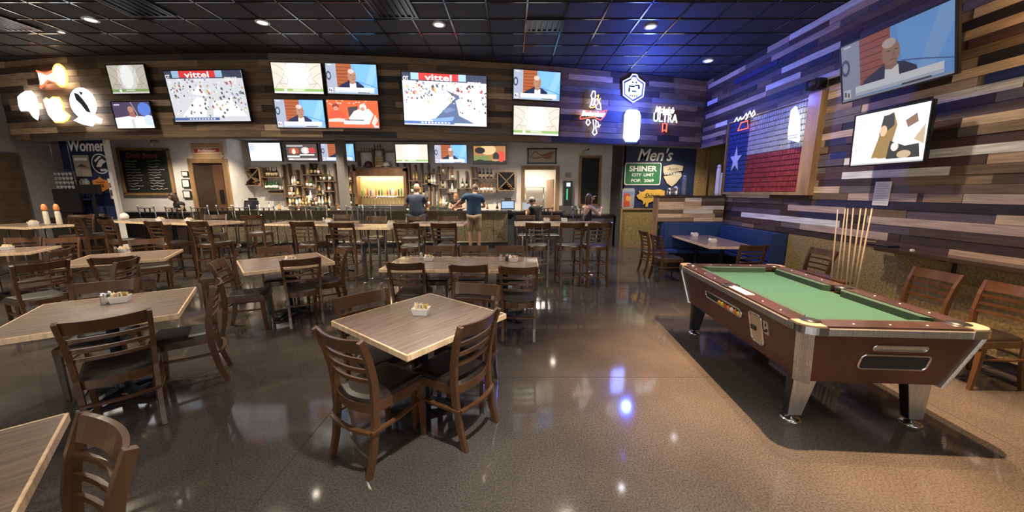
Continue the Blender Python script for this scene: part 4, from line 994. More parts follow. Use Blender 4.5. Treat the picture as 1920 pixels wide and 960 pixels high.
mb=MB(); mb.b2((x0+.05,.72,.46),(x1,.93,1.03),BLU,bev=.03); mb.build('backrest',t)
mb=MB(); mb.b2((.50,-.90,.46),(.73,.70,.985),BLU,bev=.03); mb.build('backrest',t)
mb=MB(); mb.b2((.42,-.9,.40),(.55,.72,.47),BLU,bev=.02); mb.b2((x0+.05,.42,.40),(.55,.74,.47),BLU,bev=.02); mb.build('seat',t)
mb=MB(); mb.b2((.50,-.88,0),(.72,.72,.40),BLK); mb.b2((x0+.08,.5,0),(.5,.9,.40),BLK); mb.build('plinth',t)
mb=MB(); mb.b2((.47,-.94,0),(.735,-.91,.985),BLU); mb.build('end_panel',t)
def cyl(name,label,cat,u,v,Y,z,r_,h_,m_,cap=None,**k):
    x,_=wy(u,v,Y); t=thing(name,label,cat,(x,Y,z)); mb=MB(); mb.lathe([(r_*.92,0),(r_,h_*.1),(r_,h_*.85),(r_*.8,h_)],m_); mb.build('body',t)
    mb=MB(); mb.lathe([(r_*.82,h_),(r_*.86,h_*1.08),(r_*.3,h_*1.12)],cap or CHR); mb.build('lid',t); return t
cyl('tumbler','left steel shaker on the booth end wall, on a short stem','tumbler',1256,355,8.05,1.61,.06,.16,CHR); cyl('tumbler','round steel shaker on the booth end wall beside the stemmed one','tumbler',1268,355,8.05,1.61,.075,.19,CHR)
cyl('tumbler','tall grey ribbed cup on the booth end wall behind the steel shakers','tumbler',1283,345,8.12,1.61,.05,.40,mat('grey_cup',(.2,.2,.22),.4))
cyl('roll_tube','tall white tube standing on the booth end wall beside the flag','tube',1346,340,8.05,1.61,.045,.60,WHITE,WHITE); cyl('roll_tube','shorter white tube right beside the tall one on the booth end wall','tube',1353,340,8.12,1.61,.035,.45,WHITE,WHITE)
# ================================================================ MEN'S WALL
YM=10.79
def sign_root(name,label,cat,u0,u1,v0,v1,Y,off=.0):
    x0,za=wy(u0,(v0+v1)/2,Y); x1,_=wy(u1,(v0+v1)/2,Y); _,zt=wy((u0+u1)/2,v0,Y); _,zb=wy((u0+u1)/2,v1,Y)
    t=thing(name,label,cat,((x0+x1)/2,Y,(zt+zb)/2)); return t,(x1-x0)/2,(zt-zb)/2
WP=mat('sign_white',(.90,.89,.86),.6)
t,hw,hh2=sign_root('wall_lettering',"large white italic lettering Men's on the navy wall",'lettering',1196,1262,278,302,YM); mb=MB(); mb.text("Men's",-hw,hw,-hh2,hh2,0,WP,.006,.28,bold=.015); mb.build('letters',t)
t,hw,hh2=sign_root('road_sign','green road sign reading SHINER CITY LIMIT POP 2069','sign',1171,1239,305,347,YM)
mb=MB(); mb.poly(rrect(0,0,2*hw,2*hh2,.06),0,WP,.012); mb.build('border_plate',t); mb=MB(); mb.poly(rrect(0,0,2*hw-.05,2*hh2-.05,.05),-.012,mat('road_green',(.025,.16,.06),.5),.004); mb.build('green_panel',t)
mb=MB(); mb.text('SHINER',-hw*.76,hw*.76,hh2*.22,hh2*.72,-.016,WP,.004,bold=.03); mb.text('CITY  LIMIT',-hw*.6,hw*.6,-hh2*.22,hh2*.04,-.016,WP,.004,bold=.02); mb.text('POP.  2069',-hw*.62,hw*.62,-hh2*.74,-hh2*.46,-.016,WP,.004,bold=.02); mb.build('lettering',t)
t,hw,hh2=sign_root('shield_sign','cream shield sign with a dark diagonal band on the navy wall','sign',1242,1279,308,350,YM)
mb=MB(); mb.poly([(-hw,hh2*.8),(0,hh2),(hw,hh2*.85),(hw*.9,-hh2*.1),(hw*.4,-hh2*.7),(0,-hh2),(-hw*.5,-hh2*.7),(-hw*.9,-hh2*.1)],0,mat('shield_cream',(.55,.48,.34),.6),.02); mb.build('plate',t)
mb=MB(); mb.poly([(-hw*.98,-hh2*.05),(hw*.98,hh2*.15),(hw*.98,hh2*.42),(-hw*.98,hh2*.22)],-.02,BLK,.004); mb.build('band',t); mb=MB(); mb.text('EASTCIDERS',-hw*.85,hw*.85,hh2*.07,hh2*.27,-.024,WP,.003,bold=.02); mb.text('Austin',-hw*.55,hw*.55,hh2*.45,hh2*.75,-.02,BLK,.003,.3); mb.build('lettering',t)
t,hw,hh2=sign_root('can_sign','tin sign shaped like a red and silver drink can','sign',1166,1189,353,391,YM)
mb=MB(); P=[(-hw*.8,hh2),(hw*.8,hh2),(hw,hh2*.85),(hw,-hh2*.85),(hw*.8,-hh2),(-hw*.8,-hh2),(-hw,-hh2*.85),(-hw,hh2*.85)]; mb.poly(P,0,mat('can_silver',(.55,.56,.6),.35,.4),.015); mb.build('plate',t)
mb=MB(); mb.poly([(-hw*.85,hh2*.7),(hw*.85,hh2*.7),(hw*.85,hh2*.35),(-hw*.85,hh2*.1)],-.015,mat('can_blue',(.2,.3,.5),.5),.003); mb.poly([(-hw*.7,hh2*.5),(hw*.2,hh2*.5),(hw*.3,-hh2*.8),(-hw*.7,-hh2*.8)],-.018,mat('can_red',(.6,.08,.04),.5),.003); mb.poly([(-hw*.3,hh2*.3),(hw*.5,hh2*.1),(hw*.3,-hh2*.3),(-hw*.4,-hh2*.2)],-.021,mat('can_orange',(.75,.4,.1),.5),.003); mb.build('can_print',t)
t,hw,hh2=sign_root('pig_sign','yellow pig-shaped sign with dark script','sign',1193,1246,353,388,YM)
PG=[(1193,367),(1198,363),(1197,357),(1201,360),(1206,359),(1210,355),(1222,356),(1236,355),(1245,358),(1246,372),(1242,376),(1241,386),(1237,386),(1236,377),(1222,378),(1216,381),(1215,388),(1211,388),(1211,380),(1206,384),(1206,378),(1203,375),(1197,373)]
mb=MB(); mb.poly([((a-1219.5)/53*2*hw,(370.5-b_)/35*2*hh2) for a,b_ in PG],0,mat('pig_yellow',(.70,.42,.07),.55),.018); mb.build('plate',t); mb=MB(); mb.text('Shiner',-hw*.45,hw*.6,-hh2*.05,hh2*.45,-.018,BLK,.003,.35,bold=.02); mb.build('lettering',t)
# ================================================================ WOMEN'S WALL
YW=8.79
t,hw,hh2=sign_root('wall_lettering',"large white lettering Women's on the far left navy wall, cut by the white post",'lettering',128,197,262,284,YW); mb=MB(); mb.text('Women',-hw,hw*.99,-hh2,hh2,0,WP,.006,.15,bold=.02); mb.build('letters',t)
t,hw,hh2=sign_root('tin_sign','beige square poster sign under the Women lettering','sign',141,170,291,331,YW); mb=MB(); mb.box((0,-.01,0),(2*hw,.02,2*hh2),mat('sign_beige',(.42,.36,.28),.6),bev=.004); mb.build('plate',t); mb=MB(); mb.rect(-hw*.8,hh2*.5,hw*.8,hh2*.75,-.02,WP,.003); mb.poly([(-hw*.7,-hh2*.1),(0,hh2*.2),(hw*.6,-.02),(hw*.7,-hh2*.15)],-.02,mat('sign_brown',(.12,.08,.05),.6),.003); mb.build('print',t)
t,hw,hh2=sign_root('round_sign','round black and white sign with a running animal on the navy wall','sign',173,206,288,326,YW)
C_=lambda r,n=24:[(r*hw*math.cos(2*PI*k/n),r*hh2*math.sin(2*PI*k/n)) for k in range(n)]
mb=MB(); mb.poly(C_(1),0,WP,.015); mb.poly(C_(.9),-.015,mat('sign_ink',(.02,.03,.05),.5),.003); mb.build('plate',t)
mb=MB(); mb.poly([(-.5*hw,-.3*hh2),(-.1*hw,.3*hh2),(.3*hw,.5*hh2),(.7*hw,.2*hh2),(.3*hw,.0),(.0,-.35*hh2)],-.018,WP,.003); mb.poly([(-.6*hw,.3*hh2),(0,.75*hh2),(.3*hw,.72*hh2),(-.5*hw,.15*hh2)],-.018,WP,.003); mb.rect(-.1*hw,-.75*hh2,.6*hw,-.5*hh2,-.018,WP,.003); mb.build('print',t)
t,hw,hh2=sign_root('bottle_cap_sign','pale oval sign with a tapered foot below the beige poster','sign',151,171,335,364,YW); mb=MB(); mb.poly([(-hw,hh2*.6),(-hw*.5,hh2),(hw*.5,hh2),(hw,hh2*.6),(hw*.8,0),(hw*.9,-hh2*.4),(hw*.4,-hh2),(-hw*.2,-hh2*.9),(-hw*.3,-hh2*.2),(-hw*.9,hh2*.1)],0,mat('sign_sage',(.32,.34,.27),.6),.015); mb.build('plate',t); mb=MB(); mb.rect(-hw*.5,hh2*.2,hw*.5,hh2*.7,-.015,mat('sign_tanprint',(.5,.45,.33),.6),.003); mb.build('print',t)
t,hw,hh2=sign_root('hexagon_sign','orange hexagonal sign on the navy wall by the white post','sign',176,205,331,360,YW)
mb=MB(); P=[(0,hh2),(hw*.35,hh2*.65),(hw,hh2*.5),(hw,-hh2*.5),(0,-hh2),(-hw,-hh2*.5),(-hw,hh2*.5),(-hw*.35,hh2*.65)]; mb.poly(P,0,mat('sign_orange',(.62,.24,.06),.5),.02); mb.build('plate',t); mb=MB(); mb.rect(-hw*.6,hh2*.2,hw*.6,hh2*.35,-.02,mat('sign_rust',(.3,.08,.02),.5),.003); mb.rect(-hw*.4,-hh2*.4,hw*.4,hh2*.05,-.02,mat('sign_rust',(.3,.08,.02),.5),.003); mb.build('print',t)
t,hw,hh2=sign_root('narrow_sign','narrow white sign behind the white post','sign',206,212,335,373,YW); mb=MB(); mb.box((0,-.008,0),(2*hw,.016,2*hh2),WP); mb.build('plate',t); mb=MB(); mb.rect(-hw*.6,-hh2*.7,hw*.6,-hh2*.1,-.016,mat('sign_brown',(.12,.08,.05),.6),.003); mb.rect(-hw*.6,hh2*.1,hw*.6,hh2*.6,-.016,GRY,.003); mb.build('print',t)
# left board wall + host stand
t=thing('brown_panel','dark brown board panel on the left wall below the plank band','panel',(-10.79,6.9,0)); mb=MB()
for k in range(9): mb.b2((0,-2.2,.1+k*.265),(.03,1.1,.36+k*.265),mat('panel_dark',(.05,.03,.017),.6,0,.3,6))
mb.build('boards',t); mb=MB(); mb.b2((0,-2.2,2.5),(.04,1.1,2.53),L1); mb.build('cap',t)
t=thing('host_stand','dark host stand with two black monitors at the far left','stand',(-10.38,8.5,0))
mb=MB(); mb.box((0,0,.55),(.75,.45,1.1),mat('stand_dark',(.02,.016,.014),.5),bev=.01); mb.build('cabinet',t)
mb=MB(); mb.box((-.05,-.05,1.48),(.62,.06,.55),BLK,bev=.01); mb.box((-.05,0,1.16),(.1,.1,.12),BLK); mb.build('monitor',t); mb=MB(); mb.box((.42,0,1.75),(.5,.12,.22),BLK,bev=.01); mb.box((.42,.06,1.4),(.05,.05,.6),BLK); mb.build('printer_box',t)
t=thing('glass_rack','hanging grid rack of small stemmed glasses beside the navy wall','rack',(-10.45,8.55,1.75)); mb=MB()
for k in range(5): mb.box((-.05,0,.0+k*.10),(.5,.02,.012),STEEL)
for k in range(6): mb.box((-.28+k*.09,0,.2),(.01,.02,.42),STEEL)
mb.tube([(-.25,0,.4),(-.25,0,1.52)],.006,STEEL); mb.tube([(.15,0,.4),(.15,0,1.52)],.006,STEEL); mb.build('wire_grid',t)
mb=MB()
for k in range(5):
    for q in range(4): mb.lathe([(.015,0),(.028,.04),(.026,.07)],GLS,(-.24+k*.09,-.03,.01+q*.10),8)
mb.build('glasses',t)
for u,l in((82,'left of two tall pale bottles with orange tops on the far left high table'),(105,'right of two tall pale bottles with orange tops on the far left high table')):
    x,z=wy(u,388,6.8); t=thing('sauce_bottle',l,'bottle',(x,6.8,1.071),0,'tall sauce bottles'); mb=MB(); mb.lathe([(.035,0),(.04,.02),(.036,.24),(.03,.26)],mat('bottle_pale',(.62,.56,.44),.35)); mb.build('bottle_body',t); mb=MB(); mb.lathe([(.032,.26),(.042,.30),(.036,.36),(.014,.40)],mat('bottle_orange',(.65,.25,.08),.4)); mb.build('bottle_cap',t)
# ================================================================ HOSTESS WALL: chalkboard, door, frames
YH=10.98
def chalk(label,u0,u1,v0,v1,Y,yaw,title=True):
    t,hw,hh2=sign_root('chalkboard',label,'chalkboard',u0,u1,v0,v1,Y); t.rotation_euler=(0,0,yaw); t['group']='menu chalkboards'
    mb=MB(); mb.box((0,-.015,0),(2*hw,.03,2*hh2),mat('slate',(.016,.018,.017),.7,0,.4,5)); mb.build('slate',t)
    mb=MB(); q=.07
    for a in((0,hh2,2*hw+q,q),(0,-hh2,2*hw+q,q),(-hw,0,q,2*hh2),(hw,0,q,2*hh2)): mb.box((a[0],-.025,a[1]),(a[2],.05,a[3]),OWD)
    mb.build('frame',t)
    if title:
        mb=MB(); mb.text('Draft Beers',-hw*.7,hw*.55,hh2*.62,hh2*.85,-.03,mat('chalk_red',(.5,.08,.1),.8),.002,.2); mb.build('title',t)
        rn=random.Random(4); cw=mat('chalk_white',(.55,.55,.52),.8); cg=mat('chalk_green',(.2,.45,.15),.8); mb=MB()
        for c_ in range(2):
            for r in range(11):
                z=hh2*.48-r*hh2*.125; xa=-hw*.82+c_*hw*.9; n=rn.randint(6,9); 
                pts=[(xa+k*hw*.085,-.032,z+rn.uniform(-.018,.018)) for k in range(n)]
                mb.tube(pts,.008,cg if (c_ and r in(0,1)) else cw,4)
        mb.build('chalk_scribble',t)
    return t
chalk('big chalkboard beer list with red title on the left wall behind the high tables',230,322,280,364,YH,0)
x,z=wy(283,268,YH-.25); t=thing('board_lamp','small gooseneck lamp above the big chalkboard','lamp',(x,YH-.25,z)); mb=MB(); mb.lathe([(.05,-.09),(.03,0),(.02,.02)],mat('lamp_shade_cream',(.6,.52,.4),.5)); mb.build('shade',t); mb=MB(); mb.tube([(0,0,.02),(0,.02,.08),(0,.24,.08)],.01,BLK); mb.build('arm',t)
x0,_=wy(368,340,YH); x1,_=wy(424,340,YH); _,zt=wy(395,306,YH)
t=thing('door_1','x','door',((x0+x1)/2,YH,0)); 
for k in('label','category'): del t[k]
t['kind']='structure'
hw=(x1-x0)/2
mb=MB(); mb.b2((-hw,-.02,0),(hw,.0,zt),mat('door_brown',(.050,.027,.015),.5,0,.3,8)); mb.b2((hw*.25,-.03,.9),(hw*.95,-.021,zt-.05),mat('door_orange_wood',(.14,.062,.026),.5)); mb.build('door_leaf',t)
mb=MB()
for a,b_ in(((-hw-.13,0),(-hw,zt+.13)),((hw,0),(hw+.13,zt+.13)),((-hw,zt),(hw,zt+.13))): mb.b2((a[0],-.06,a[1]),(b_[0],.0,b_[1]),OWD)
mb.build('door_frame',t); mb=MB(); mb.b2((hw*.55,-.05,1.35),(hw*.8,-.03,1.75),BLK); mb.build('door_window',t)
t,hw,hh2=sign_root('label_sign','cream and red beer label sign with toothed right edge over the wood doorway','sign',359,420,268,297,YH)
P=[(-hw,hh2),(hw*.85,hh2)]
for k in range(5): z=hh2-2*hh2*k/5; P+=[(hw,z-hh2*.1),(hw*.85,z-hh2*.25)]
P+=[(hw*.85,-hh2),(-hw,-hh2)]
mb=MB(); mb.poly(P,0,mat('label_cream',(.62,.47,.28),.5),.02); mb.build('plate',t)
mb=MB(); mr=mat('label_red',(.55,.05,.03),.5)
mb.poly([(-hw*.8,hh2*.25),(0,hh2*.15),(hw*.75,hh2*.35),(hw*.75,-hh2*.2),(0,-hh2*.1),(-hw*.8,-hh2*.3)],-.02,mr,.003)
for z in(.85,.6,-.55,-.8): mb.rect(-hw*.9,hh2*z-.015,hw*.8,hh2*z+.01,-.02,mat('label_brown',(.35,.16,.06),.5),.003)
mb.text('Budweiser',-hw*.6,hw*.55,-hh2*.12,hh2*.18,-.023,WP,.003,.3,bold=.02); mb.build('print',t)
for k,(u0,u1,v0,v1,l) in enumerate(((341,354,321,331,'top small framed paper beside the wood doorway'),(342,357,336,352,'middle small framed paper beside the wood doorway'),(344,359,357,372,'bottom small framed paper beside the wood doorway'))):
    t,hw,hh2=sign_root('picture_frame',l,'frame',u0,u1,v0,v1,YH); t['group']='small framed papers'; mb=MB(); mb.box((0,-.012,0),(2*hw,.024,2*hh2),BLK,bev=.003); mb.build('frame',t); mb=MB(); mb.rect(-hw*.75,-hh2*.75,hw*.75,hh2*.75,-.024,WP,.002); mb.build('paper',t)
# ================================================================ BAR BACK WALL THINGS
YB2=11.88
t,hw,hh2=sign_root('framed_print','black framed eagle-and-bow style beer picture over the kitchen opening','picture',990,1042,279,306,YB2)
mb=MB(); mb.box((0,-.012,0),(2*hw,.02,2*hh2),mat('print_cream',(.55,.46,.36),.6)); mb.build('print_sheet',t)
mb=MB(); P1=[(-.85*hw,-.2*hh2),(-.5*hw,.65*hh2),(.0,.05*hh2),(.85*hw,.6*hh2),(.6*hw,-.3*hh2),(.3*hw,-.35*hh2),(0,-.1*hh2),(-.4*hw,-.35*hh2)]
mb.tube([(a,-.028,b_) for a,b_ in P1],.012,mat('print_dark',(.12,.06,.05),.5),6,closed=True); mb.poly([(.05*hw,-.0),(.8*hw,.5*hh2),(.55*hw,-.2*hh2),(.3*hw,-.28*hh2)],-.022,mat('print_red',(.5,.12,.08),.5),.003); mb.build('print_drawing',t)
mb=MB()
for a in((0,hh2,2*hw+.08,.04),(0,-hh2,2*hw+.08,.04),(-hw,0,.04,2*hh2),(hw,0,.04,2*hh2)): mb.box((a[0],-.02,a[1]),(a[2],.04,a[3]),BLK)
mb.build('frame',t)
ch=chalk('tall dark menu board at the right end of the bar, behind the woman',1087,1124,294,384,YB2-.03,R(3),False)
t,hw,hh2=sign_root('notice_paper','small white framed paper above the slim drinks cooler','notice',1058,1073,322,334,YB2); mb=MB(); mb.box((0,-.01,0),(2*hw,.02,2*hh2),WP); mb.build('sheet',t); mb=MB(); mb.rect(-hw*.8,-hh2*.8,hw*.8,hh2*.8,-.02,mat('paper_print',(.45,.44,.42),.7),.002); mb.build('print',t)
t,hw,hh2=sign_root('slim_cooler','slim black drinks cooler with a column of green lights','cooler',1057,1073,339,386,YB2-.35)
mb=MB(); mb.b2((-hw,0,-hh2),(hw,.3,hh2),BLK); mb.build('cabinet',t); mb=MB(); mb.rect(-hw*.4,hh2*.55,hw*.5,hh2*.85,0,em((.6,.7,.85),1.2),.006); mb.build('lit_panel',t)
mb=MB()
for k in range(9): mb.rect(-hw*.35,-hh2*.5+k*hh2*.1,-hw*.05,-hh2*.44+k*hh2*.1,0,em((.05,.7,.25),1.5),.008)
mb.build('green_lights',t); mb=MB(); mb.b2((-hw-.1,-.05,-hh2-1.4),(hw+.15,.3,-hh2-.002),DGR); mb.build('stand',t)
t,hw,hh2=sign_root('star_ornament','small metal star ornament high on the white wall','ornament',1086,1100,284,296,YB2-.05); P=[]
for k in range(10): a=PI/2+k*PI/5; r_=hh2*(1 if k%2==0 else .42); P.append((r_*math.cos(a),r_*math.sin(a)))
mb=MB(); mb.poly(P,0,mat('star_brass',(.45,.38,.2),.4,.5),.02); mb.build('star',t); mb=MB(); mb.tube([(0,-.01,hh2),(.15,-.01,hh2+.06)],.008,BLK); mb.lathe([(.03,0),(.03,.04)],BLK,(.17,-.01,hh2+.04)); mb.build('hook',t)
# column
xa,_=wy(632,320,10.95); xb,_=wy(646,320,10.95)
m=MB(); m.b2((xa,10.95,1.14),(xb,11.18,CZ),GRY); struct(m.build('trim_7'))
# ---- bar counter
bx0,_=wy(385,400,10.7); bx1,_=wy(952,400,10.7)
bc=thing('bar_counter','long bar counter with board front and dark top in front of the bottles','bar counter',((bx0+bx1)/2,10.9,0))
hw=(bx1-bx0)/2; BT=1.14
mb=MB(); mb.b2((-hw,-.30,BT-.05),(hw,.26,BT),mat('bar_top',(.035,.028,.024),.2,coat=.4),bev=.004); mb.build('countertop',bc)
mb=MB(); n=int(2*hw/.42); bfm=mat('bar_front_board',(.24,.19,.115),.6,0,.45,20)
for k in range(n): mb.b2((-hw+k*2*hw/n+.004,-.2,.16),(-hw+(k+1)*2*hw/n-.004,-.16,BT-.05),bfm,bev=.003)
mb.build('front_panel',bc); mb=MB(); mb.b2((-hw,-.16,0),(hw,.1,BT-.05),DGR); mb.build('core',bc); mb=MB(); mb.b2((-hw,-.20,0),(hw,-.161,.15),BLK); mb.build('kick_plate',bc)
mb=MB(); mb.tube([(-hw,-.34,.2),(hw,-.34,.2)],.025,mat('foot_rail',(.3,.27,.2),.35,.8)); 
k=-hw+.3
while k<hw: mb.tube([(k,-.34,.2),(k,-.2,.2)],.015,BMET); k+=1.2
mb.build('foot_rail',bc)
# left return counter under the chalkboard
lc=thing('hostess_counter','dark counter below the chalkboard and wood doorway','counter',(-10.2,9.95,0))
mb=MB(); mb.b2((-1.9,-.3,1.10),(1.45,.3,1.15),mat('bar_top',(.035,.028,.024),.2,coat=.4)); mb.build('countertop',lc); mb=MB(); mb.b2((-1.9,-.25,0),(1.45,.25,1.1),mat('stand_brown',(.045,.025,.016),.5,0,.3,6)); mb.build('front_panel',lc)
# right service counter
rc=thing('service_counter','low dark counter right of the kitchen opening','counter',(2.0,11.45,0))
mb=MB(); mb.b2((-.62,-.35,.95),(1.2,.3,1.0),mat('bar_top',(.035,.028,.024),.2,coat=.4)); mb.build('countertop',rc); mb=MB(); mb.b2((-.6,-.3,0),(1.18,.28,.95),DGR); mb.build('front_panel',rc)
# ---- bar stools of steel tube along the bar
def make_stool():
    t=thing('metal_bar_stool','x','bar stool'); SB=mat('stool_steel',(.16,.16,.16),.3,.9)
    for s in(-1,1):
        m=MB(); m.tube([(s*.22,-.25,0),(s*.20,-.22,.75),(s*.215,-.29,1.30)],.014,SB); m.build('back_post',t)
        m=MB(); m.lathe([(.018,0),(.018,.03),(.006,.036)],mat('post_cap_pale',(.75,.72,.66),.35),(s*.215,-.29,1.30),8); m.build('post_cap',t)
        m=MB(); m.tube([(s*.22,.22,0),(s*.18,.18,.75)],.014,SB); m.build('leg',t)
    m=MB(); m.box((0,-.02,.77),(.40,.42,.05),SEAT,bev=.015); m.build('seat',t)
    for z in(1.26,): m=MB(); m.tube([(-.21,-.285,z),(.21,-.285,z)],.010,SB); m.build('top_rail',t)
    m=MB(); m.tube([(-.21,.21,.28),(.21,.21,.28),(.21,-.235,.28),(-.21,-.235,.28)],.011,SB,closed=True); m.build('foot_ring',t)
    for x in(-.07,.07): m=MB(); m.box((x,-.255,1.03),(.035,.012,.46),SB); m.build('back_slat',t)
    return t
st=make_stool(); st['group']='steel bar stools'; KIDS[st]=[(c,[]) for c in st.children]
pos=[(295,'steel-tube stool with pale post tips, first from the left under the chalkboard'),(345,'steel-tube stool beside the woman at the hostess counter'),(391,'steel-tube stool under the wood doorway'),(438,'steel-tube stool right of the wood doorway'),(468,'steel-tube stool below the wine lattice'),
(511,'steel-tube stool seen down to its foot ring between the high tables'),(571,'steel-tube stool below the leftmost bottle shelves'),(607,'steel-tube stool just left of the grey column'),(672,'steel-tube stool right of the grey column'),(697,'left steel-tube stool in front of the tap wall'),(724,'steel-tube stool in front of the tap wall, left of the grey shirt')]
for k,(u,l) in enumerate(pos):
    Y=10.0 if u>420 else 9.9
    x,_=wy(u,400,Y)
    if k==0: st.location=(x,Y,0); st['label']=l
    else: dup(st,(x,Y,0),R((k*37%11)-5),l)
# ---- shelves & bottles
BG=[mat('bottle_green',(.03,.09,.03),.12,coat=.3),mat('bottle_amber',(.28,.11,.03),.12,coat=.3),mat('bottle_clear',(.72,.72,.68),.12,coat=.3),mat('bottle_dark',(.012,.011,.012),.12,coat=.3),mat('bottle_gold',(.5,.33,.08),.15,coat=.3)]
LB=[mat('label_white',(.88,.86,.80),.6),mat('label_tan',(.55,.42,.22),.6),mat('label_blk',(.03,.03,.03),.6)]
proto={}
def bottle_obj(kind):
    if kind in proto: return proto[kind]
    b_,l_=BG[kind%5],LB[(kind//2)%3]
    h_=.30+.02*(kind%3); r_=.037 if kind%2 else .042
    m=MB(); m.lathe([(r_*.9,0),(r_,.01),(r_,h_*.55),(r_*.45,h_*.72),(r_*.36,h_*.78),(r_*.36,h_)],b_,seg=10)
    m.lathe([(r_*1.02,h_*.12),(r_*1.02,h_*.42)],l_,seg=10); m.lathe([(r_*.42,h_*.93),(r_*.42,h_*1.03)],LB[2] if kind%3 else mat('cap_red',(.4,.05,.04),.4),seg=8)
    proto[kind]=m.v and m; me=m.build('bottle'); proto[kind]=me; me['_u']=0; return me
_bu={}
rnb=random.Random(21)
def bottle(x,y,z,label,grp,kind=None,s=1):
    k=rnb.randrange(10) if kind is None else kind
    o=bottle_obj(k)
    if k in _bu: o=o.copy(); COL.objects.link(o)
    _bu[k]=1
    if '_u' in o: del o['_u']
    o.location=(x,y,z); o.scale=(s,s,s*rnb.uniform(.92,1.08)); tag(o,label,'bottle',grp)
def unit(name,label,u0,u1,v0,v1,ups,shs,mm=DWD,Y=11.62,dep=.24,cat='shelf unit'):
    """ups: u positions of uprights (with v range), shs: shelves (u0,u1,v)"""
    x0,_=wy(u0,(v0+v1)/2,Y); x1,_=wy(u1,(v0+v1)/2,Y); _,zb=wy((u0+u1)/2,v1,Y)
    t=thing(name,label,cat,((x0+x1)/2,Y,zb)); ox=(x0+x1)/2
    out=[]
    for u,va,vb in ups:
        xx,_=wy(u,(va+vb)/2,Y); _,a=wy(u,va,Y); _,b_=wy(u,vb,Y)
        m=MB(); m.b2((xx-ox-.028,.07,b_-zb),(xx-ox+.028,dep,a-zb),mm,bev=.004); m.build('upright',t)
    for ua,ub,v in shs:
        xa,_=wy(ua,v,Y); xb,_=wy(ub,v,Y); _,z=wy((ua+ub)/2,v,Y)
        m=MB(); m.b2((xa-ox,0,z-zb-.03),(xb-ox,dep,z-zb),mm); m.build('shelf',t); out.append((xa,xb,z))
    return t,out,Y,dep
def fill(x0,x1,z,y,label,grp,sp=.10,kind=None,s=1,p=1.0):
    n=max(1,int((x1-x0-.04)/sp))
    for k in range(n):
        if rnb.random()<=p: bottle(x0+.05+(x1-x0-.1)*(k+.5)/n,y-.03+rnb.uniform(-.02,.03),z,label,grp,kind,s)
# lattice wine rack left
def lattice(label,u0,u1,v0,v1,nb):
    Y=11.6; x0,_=wy(u0,(v0+v1)/2,Y); x1,_=wy(u1,(v0+v1)/2,Y); _,zt=wy(u0,v0,Y); _,zb=wy(u0,v1,Y)
    t=thing('wine_rack',label,'wine rack',((x0+x1)/2,Y,(zt+zb)/2),0,'diamond wine racks'); hw=(x1-x0)/2; hh=(zt-zb)/2
    fm2=wood('rack_wood',(.28,.19,.11),.5,.1); m=MB()
    for a in((0,hh,2*hw,.04),(0,-hh,2*hw,.04),(-hw,0,.04,2*hh),(hw,0,.04,2*hh)): m.box((a[0],.13,a[1]),(a[2],.26,a[3]),fm2)
    m.build('box_frame',t); m=MB(); m.b2((-hw,.24,-hh),(hw,.26,hh),BLK); m.build('back_panel',t)
    L=math.hypot(2*hw,2*hh)-.06; a=math.atan2(hh,hw)
    for s in(-1,1): m=MB(); m.box((0,.10,0),(L,.2,.025),fm2,Matrix.Rotation(s*a,4,'Y')); m.build('cross_board',t)
    rn=random.Random(2)
    for k in range(nb):
        r=k//4; q=k%4; px=(-hw*.55+q*hw*.36+r*hw*.16); pz=-hh*.82+r*hh*.2
        m=MB(); m.lathe([(.038,0),(.038,.19),(.015,.24),(.015,.29)],BG[3 if k%3 else 1],seg=10,T=Matrix.Translation((0,.22,0))@Matrix.Rotation(PI/2,4,'X'))
        o=m.build('bottle'); o.location=((x0+x1)/2+px,Y-.02+.02,(zt+zb)/2+pz); tag(o,'wine bottle lying neck-out in the lattice rack '+('left' if u0<700 else 'right')+' of the bar','bottle','wine bottles in the lattice racks')
lattice('diamond wine rack at the left end of the bar wall',454,487,315,348,8); lattice('diamond wine rack at the right of the bar wall',933,966,322,357,10)
g='bottles on the bar shelves'
t,s_,Y,d_=unit('bottle_shelf','two-tier wine shelf right of the left diamond rack',489,529,312,356,[(489,314,354),(529,308,384)],[(489,529,331.5),(489,529,355)])
fill(s_[0][0]+.06,s_[0][1]-.1,s_[0][2],Y+.1,'wine bottle on the upper tier right of the left lattice rack',g,.095,3); fill(s_[1][0]+.06,s_[1][1]-.1,s_[1][2],Y+.1,'pale-labelled bottle on the lower tier right of the left lattice rack',g,.095,0)
t,s_,Y,d_=unit('bottle_shelf','tall irregular shelf of upright boards and bottles left of the grey column',533,629,306,386,
 [(538,306,350),(555,318,386),(566,308,386),(580,306,345),(591,306,386),(606,308,386),(618,330,386),(627,306,386)],
 [(538,566,347),(566,606,327),(566,591,351),(591,627,339),(533,566,368),(566,591,375),(591,606,364),(606,627,358),(533,627,386)])
for a,b_,z in s_: fill(a+.06,b_-.06,z,Y+.08,'liquor bottle among the upright boards left of the grey column',g,.105)
t,s_,Y,d_=unit('bottle_shelf','narrow board shelf between the grey column and the beer taps',648,662,308,386,[(650,310,386),(661,308,386)],[(650,661,340),(650,661,362),(650,661,385)])
for a,b_,z in s_: fill(a+.05,b_-.02,z,Y+.08,'bottle in the narrow shelf between the column and the taps',g,.1)
t,s_,Y,d_=unit('bottle_shelf','tall board shelf of bottles right of the beer taps, behind the grey shirt',762,812,306,388,[(766,306,386),(778,308,386),(790,306,388),(803,306,388),(812,316,388)],[(766,790,338),(790,812,345),(766,778,362),(778,803,368),(790,812,386)])
for a,b_,z in s_: fill(a+.06,b_-.05,z,Y+.08,'bottle in the board shelf right of the beer taps',g,.105)
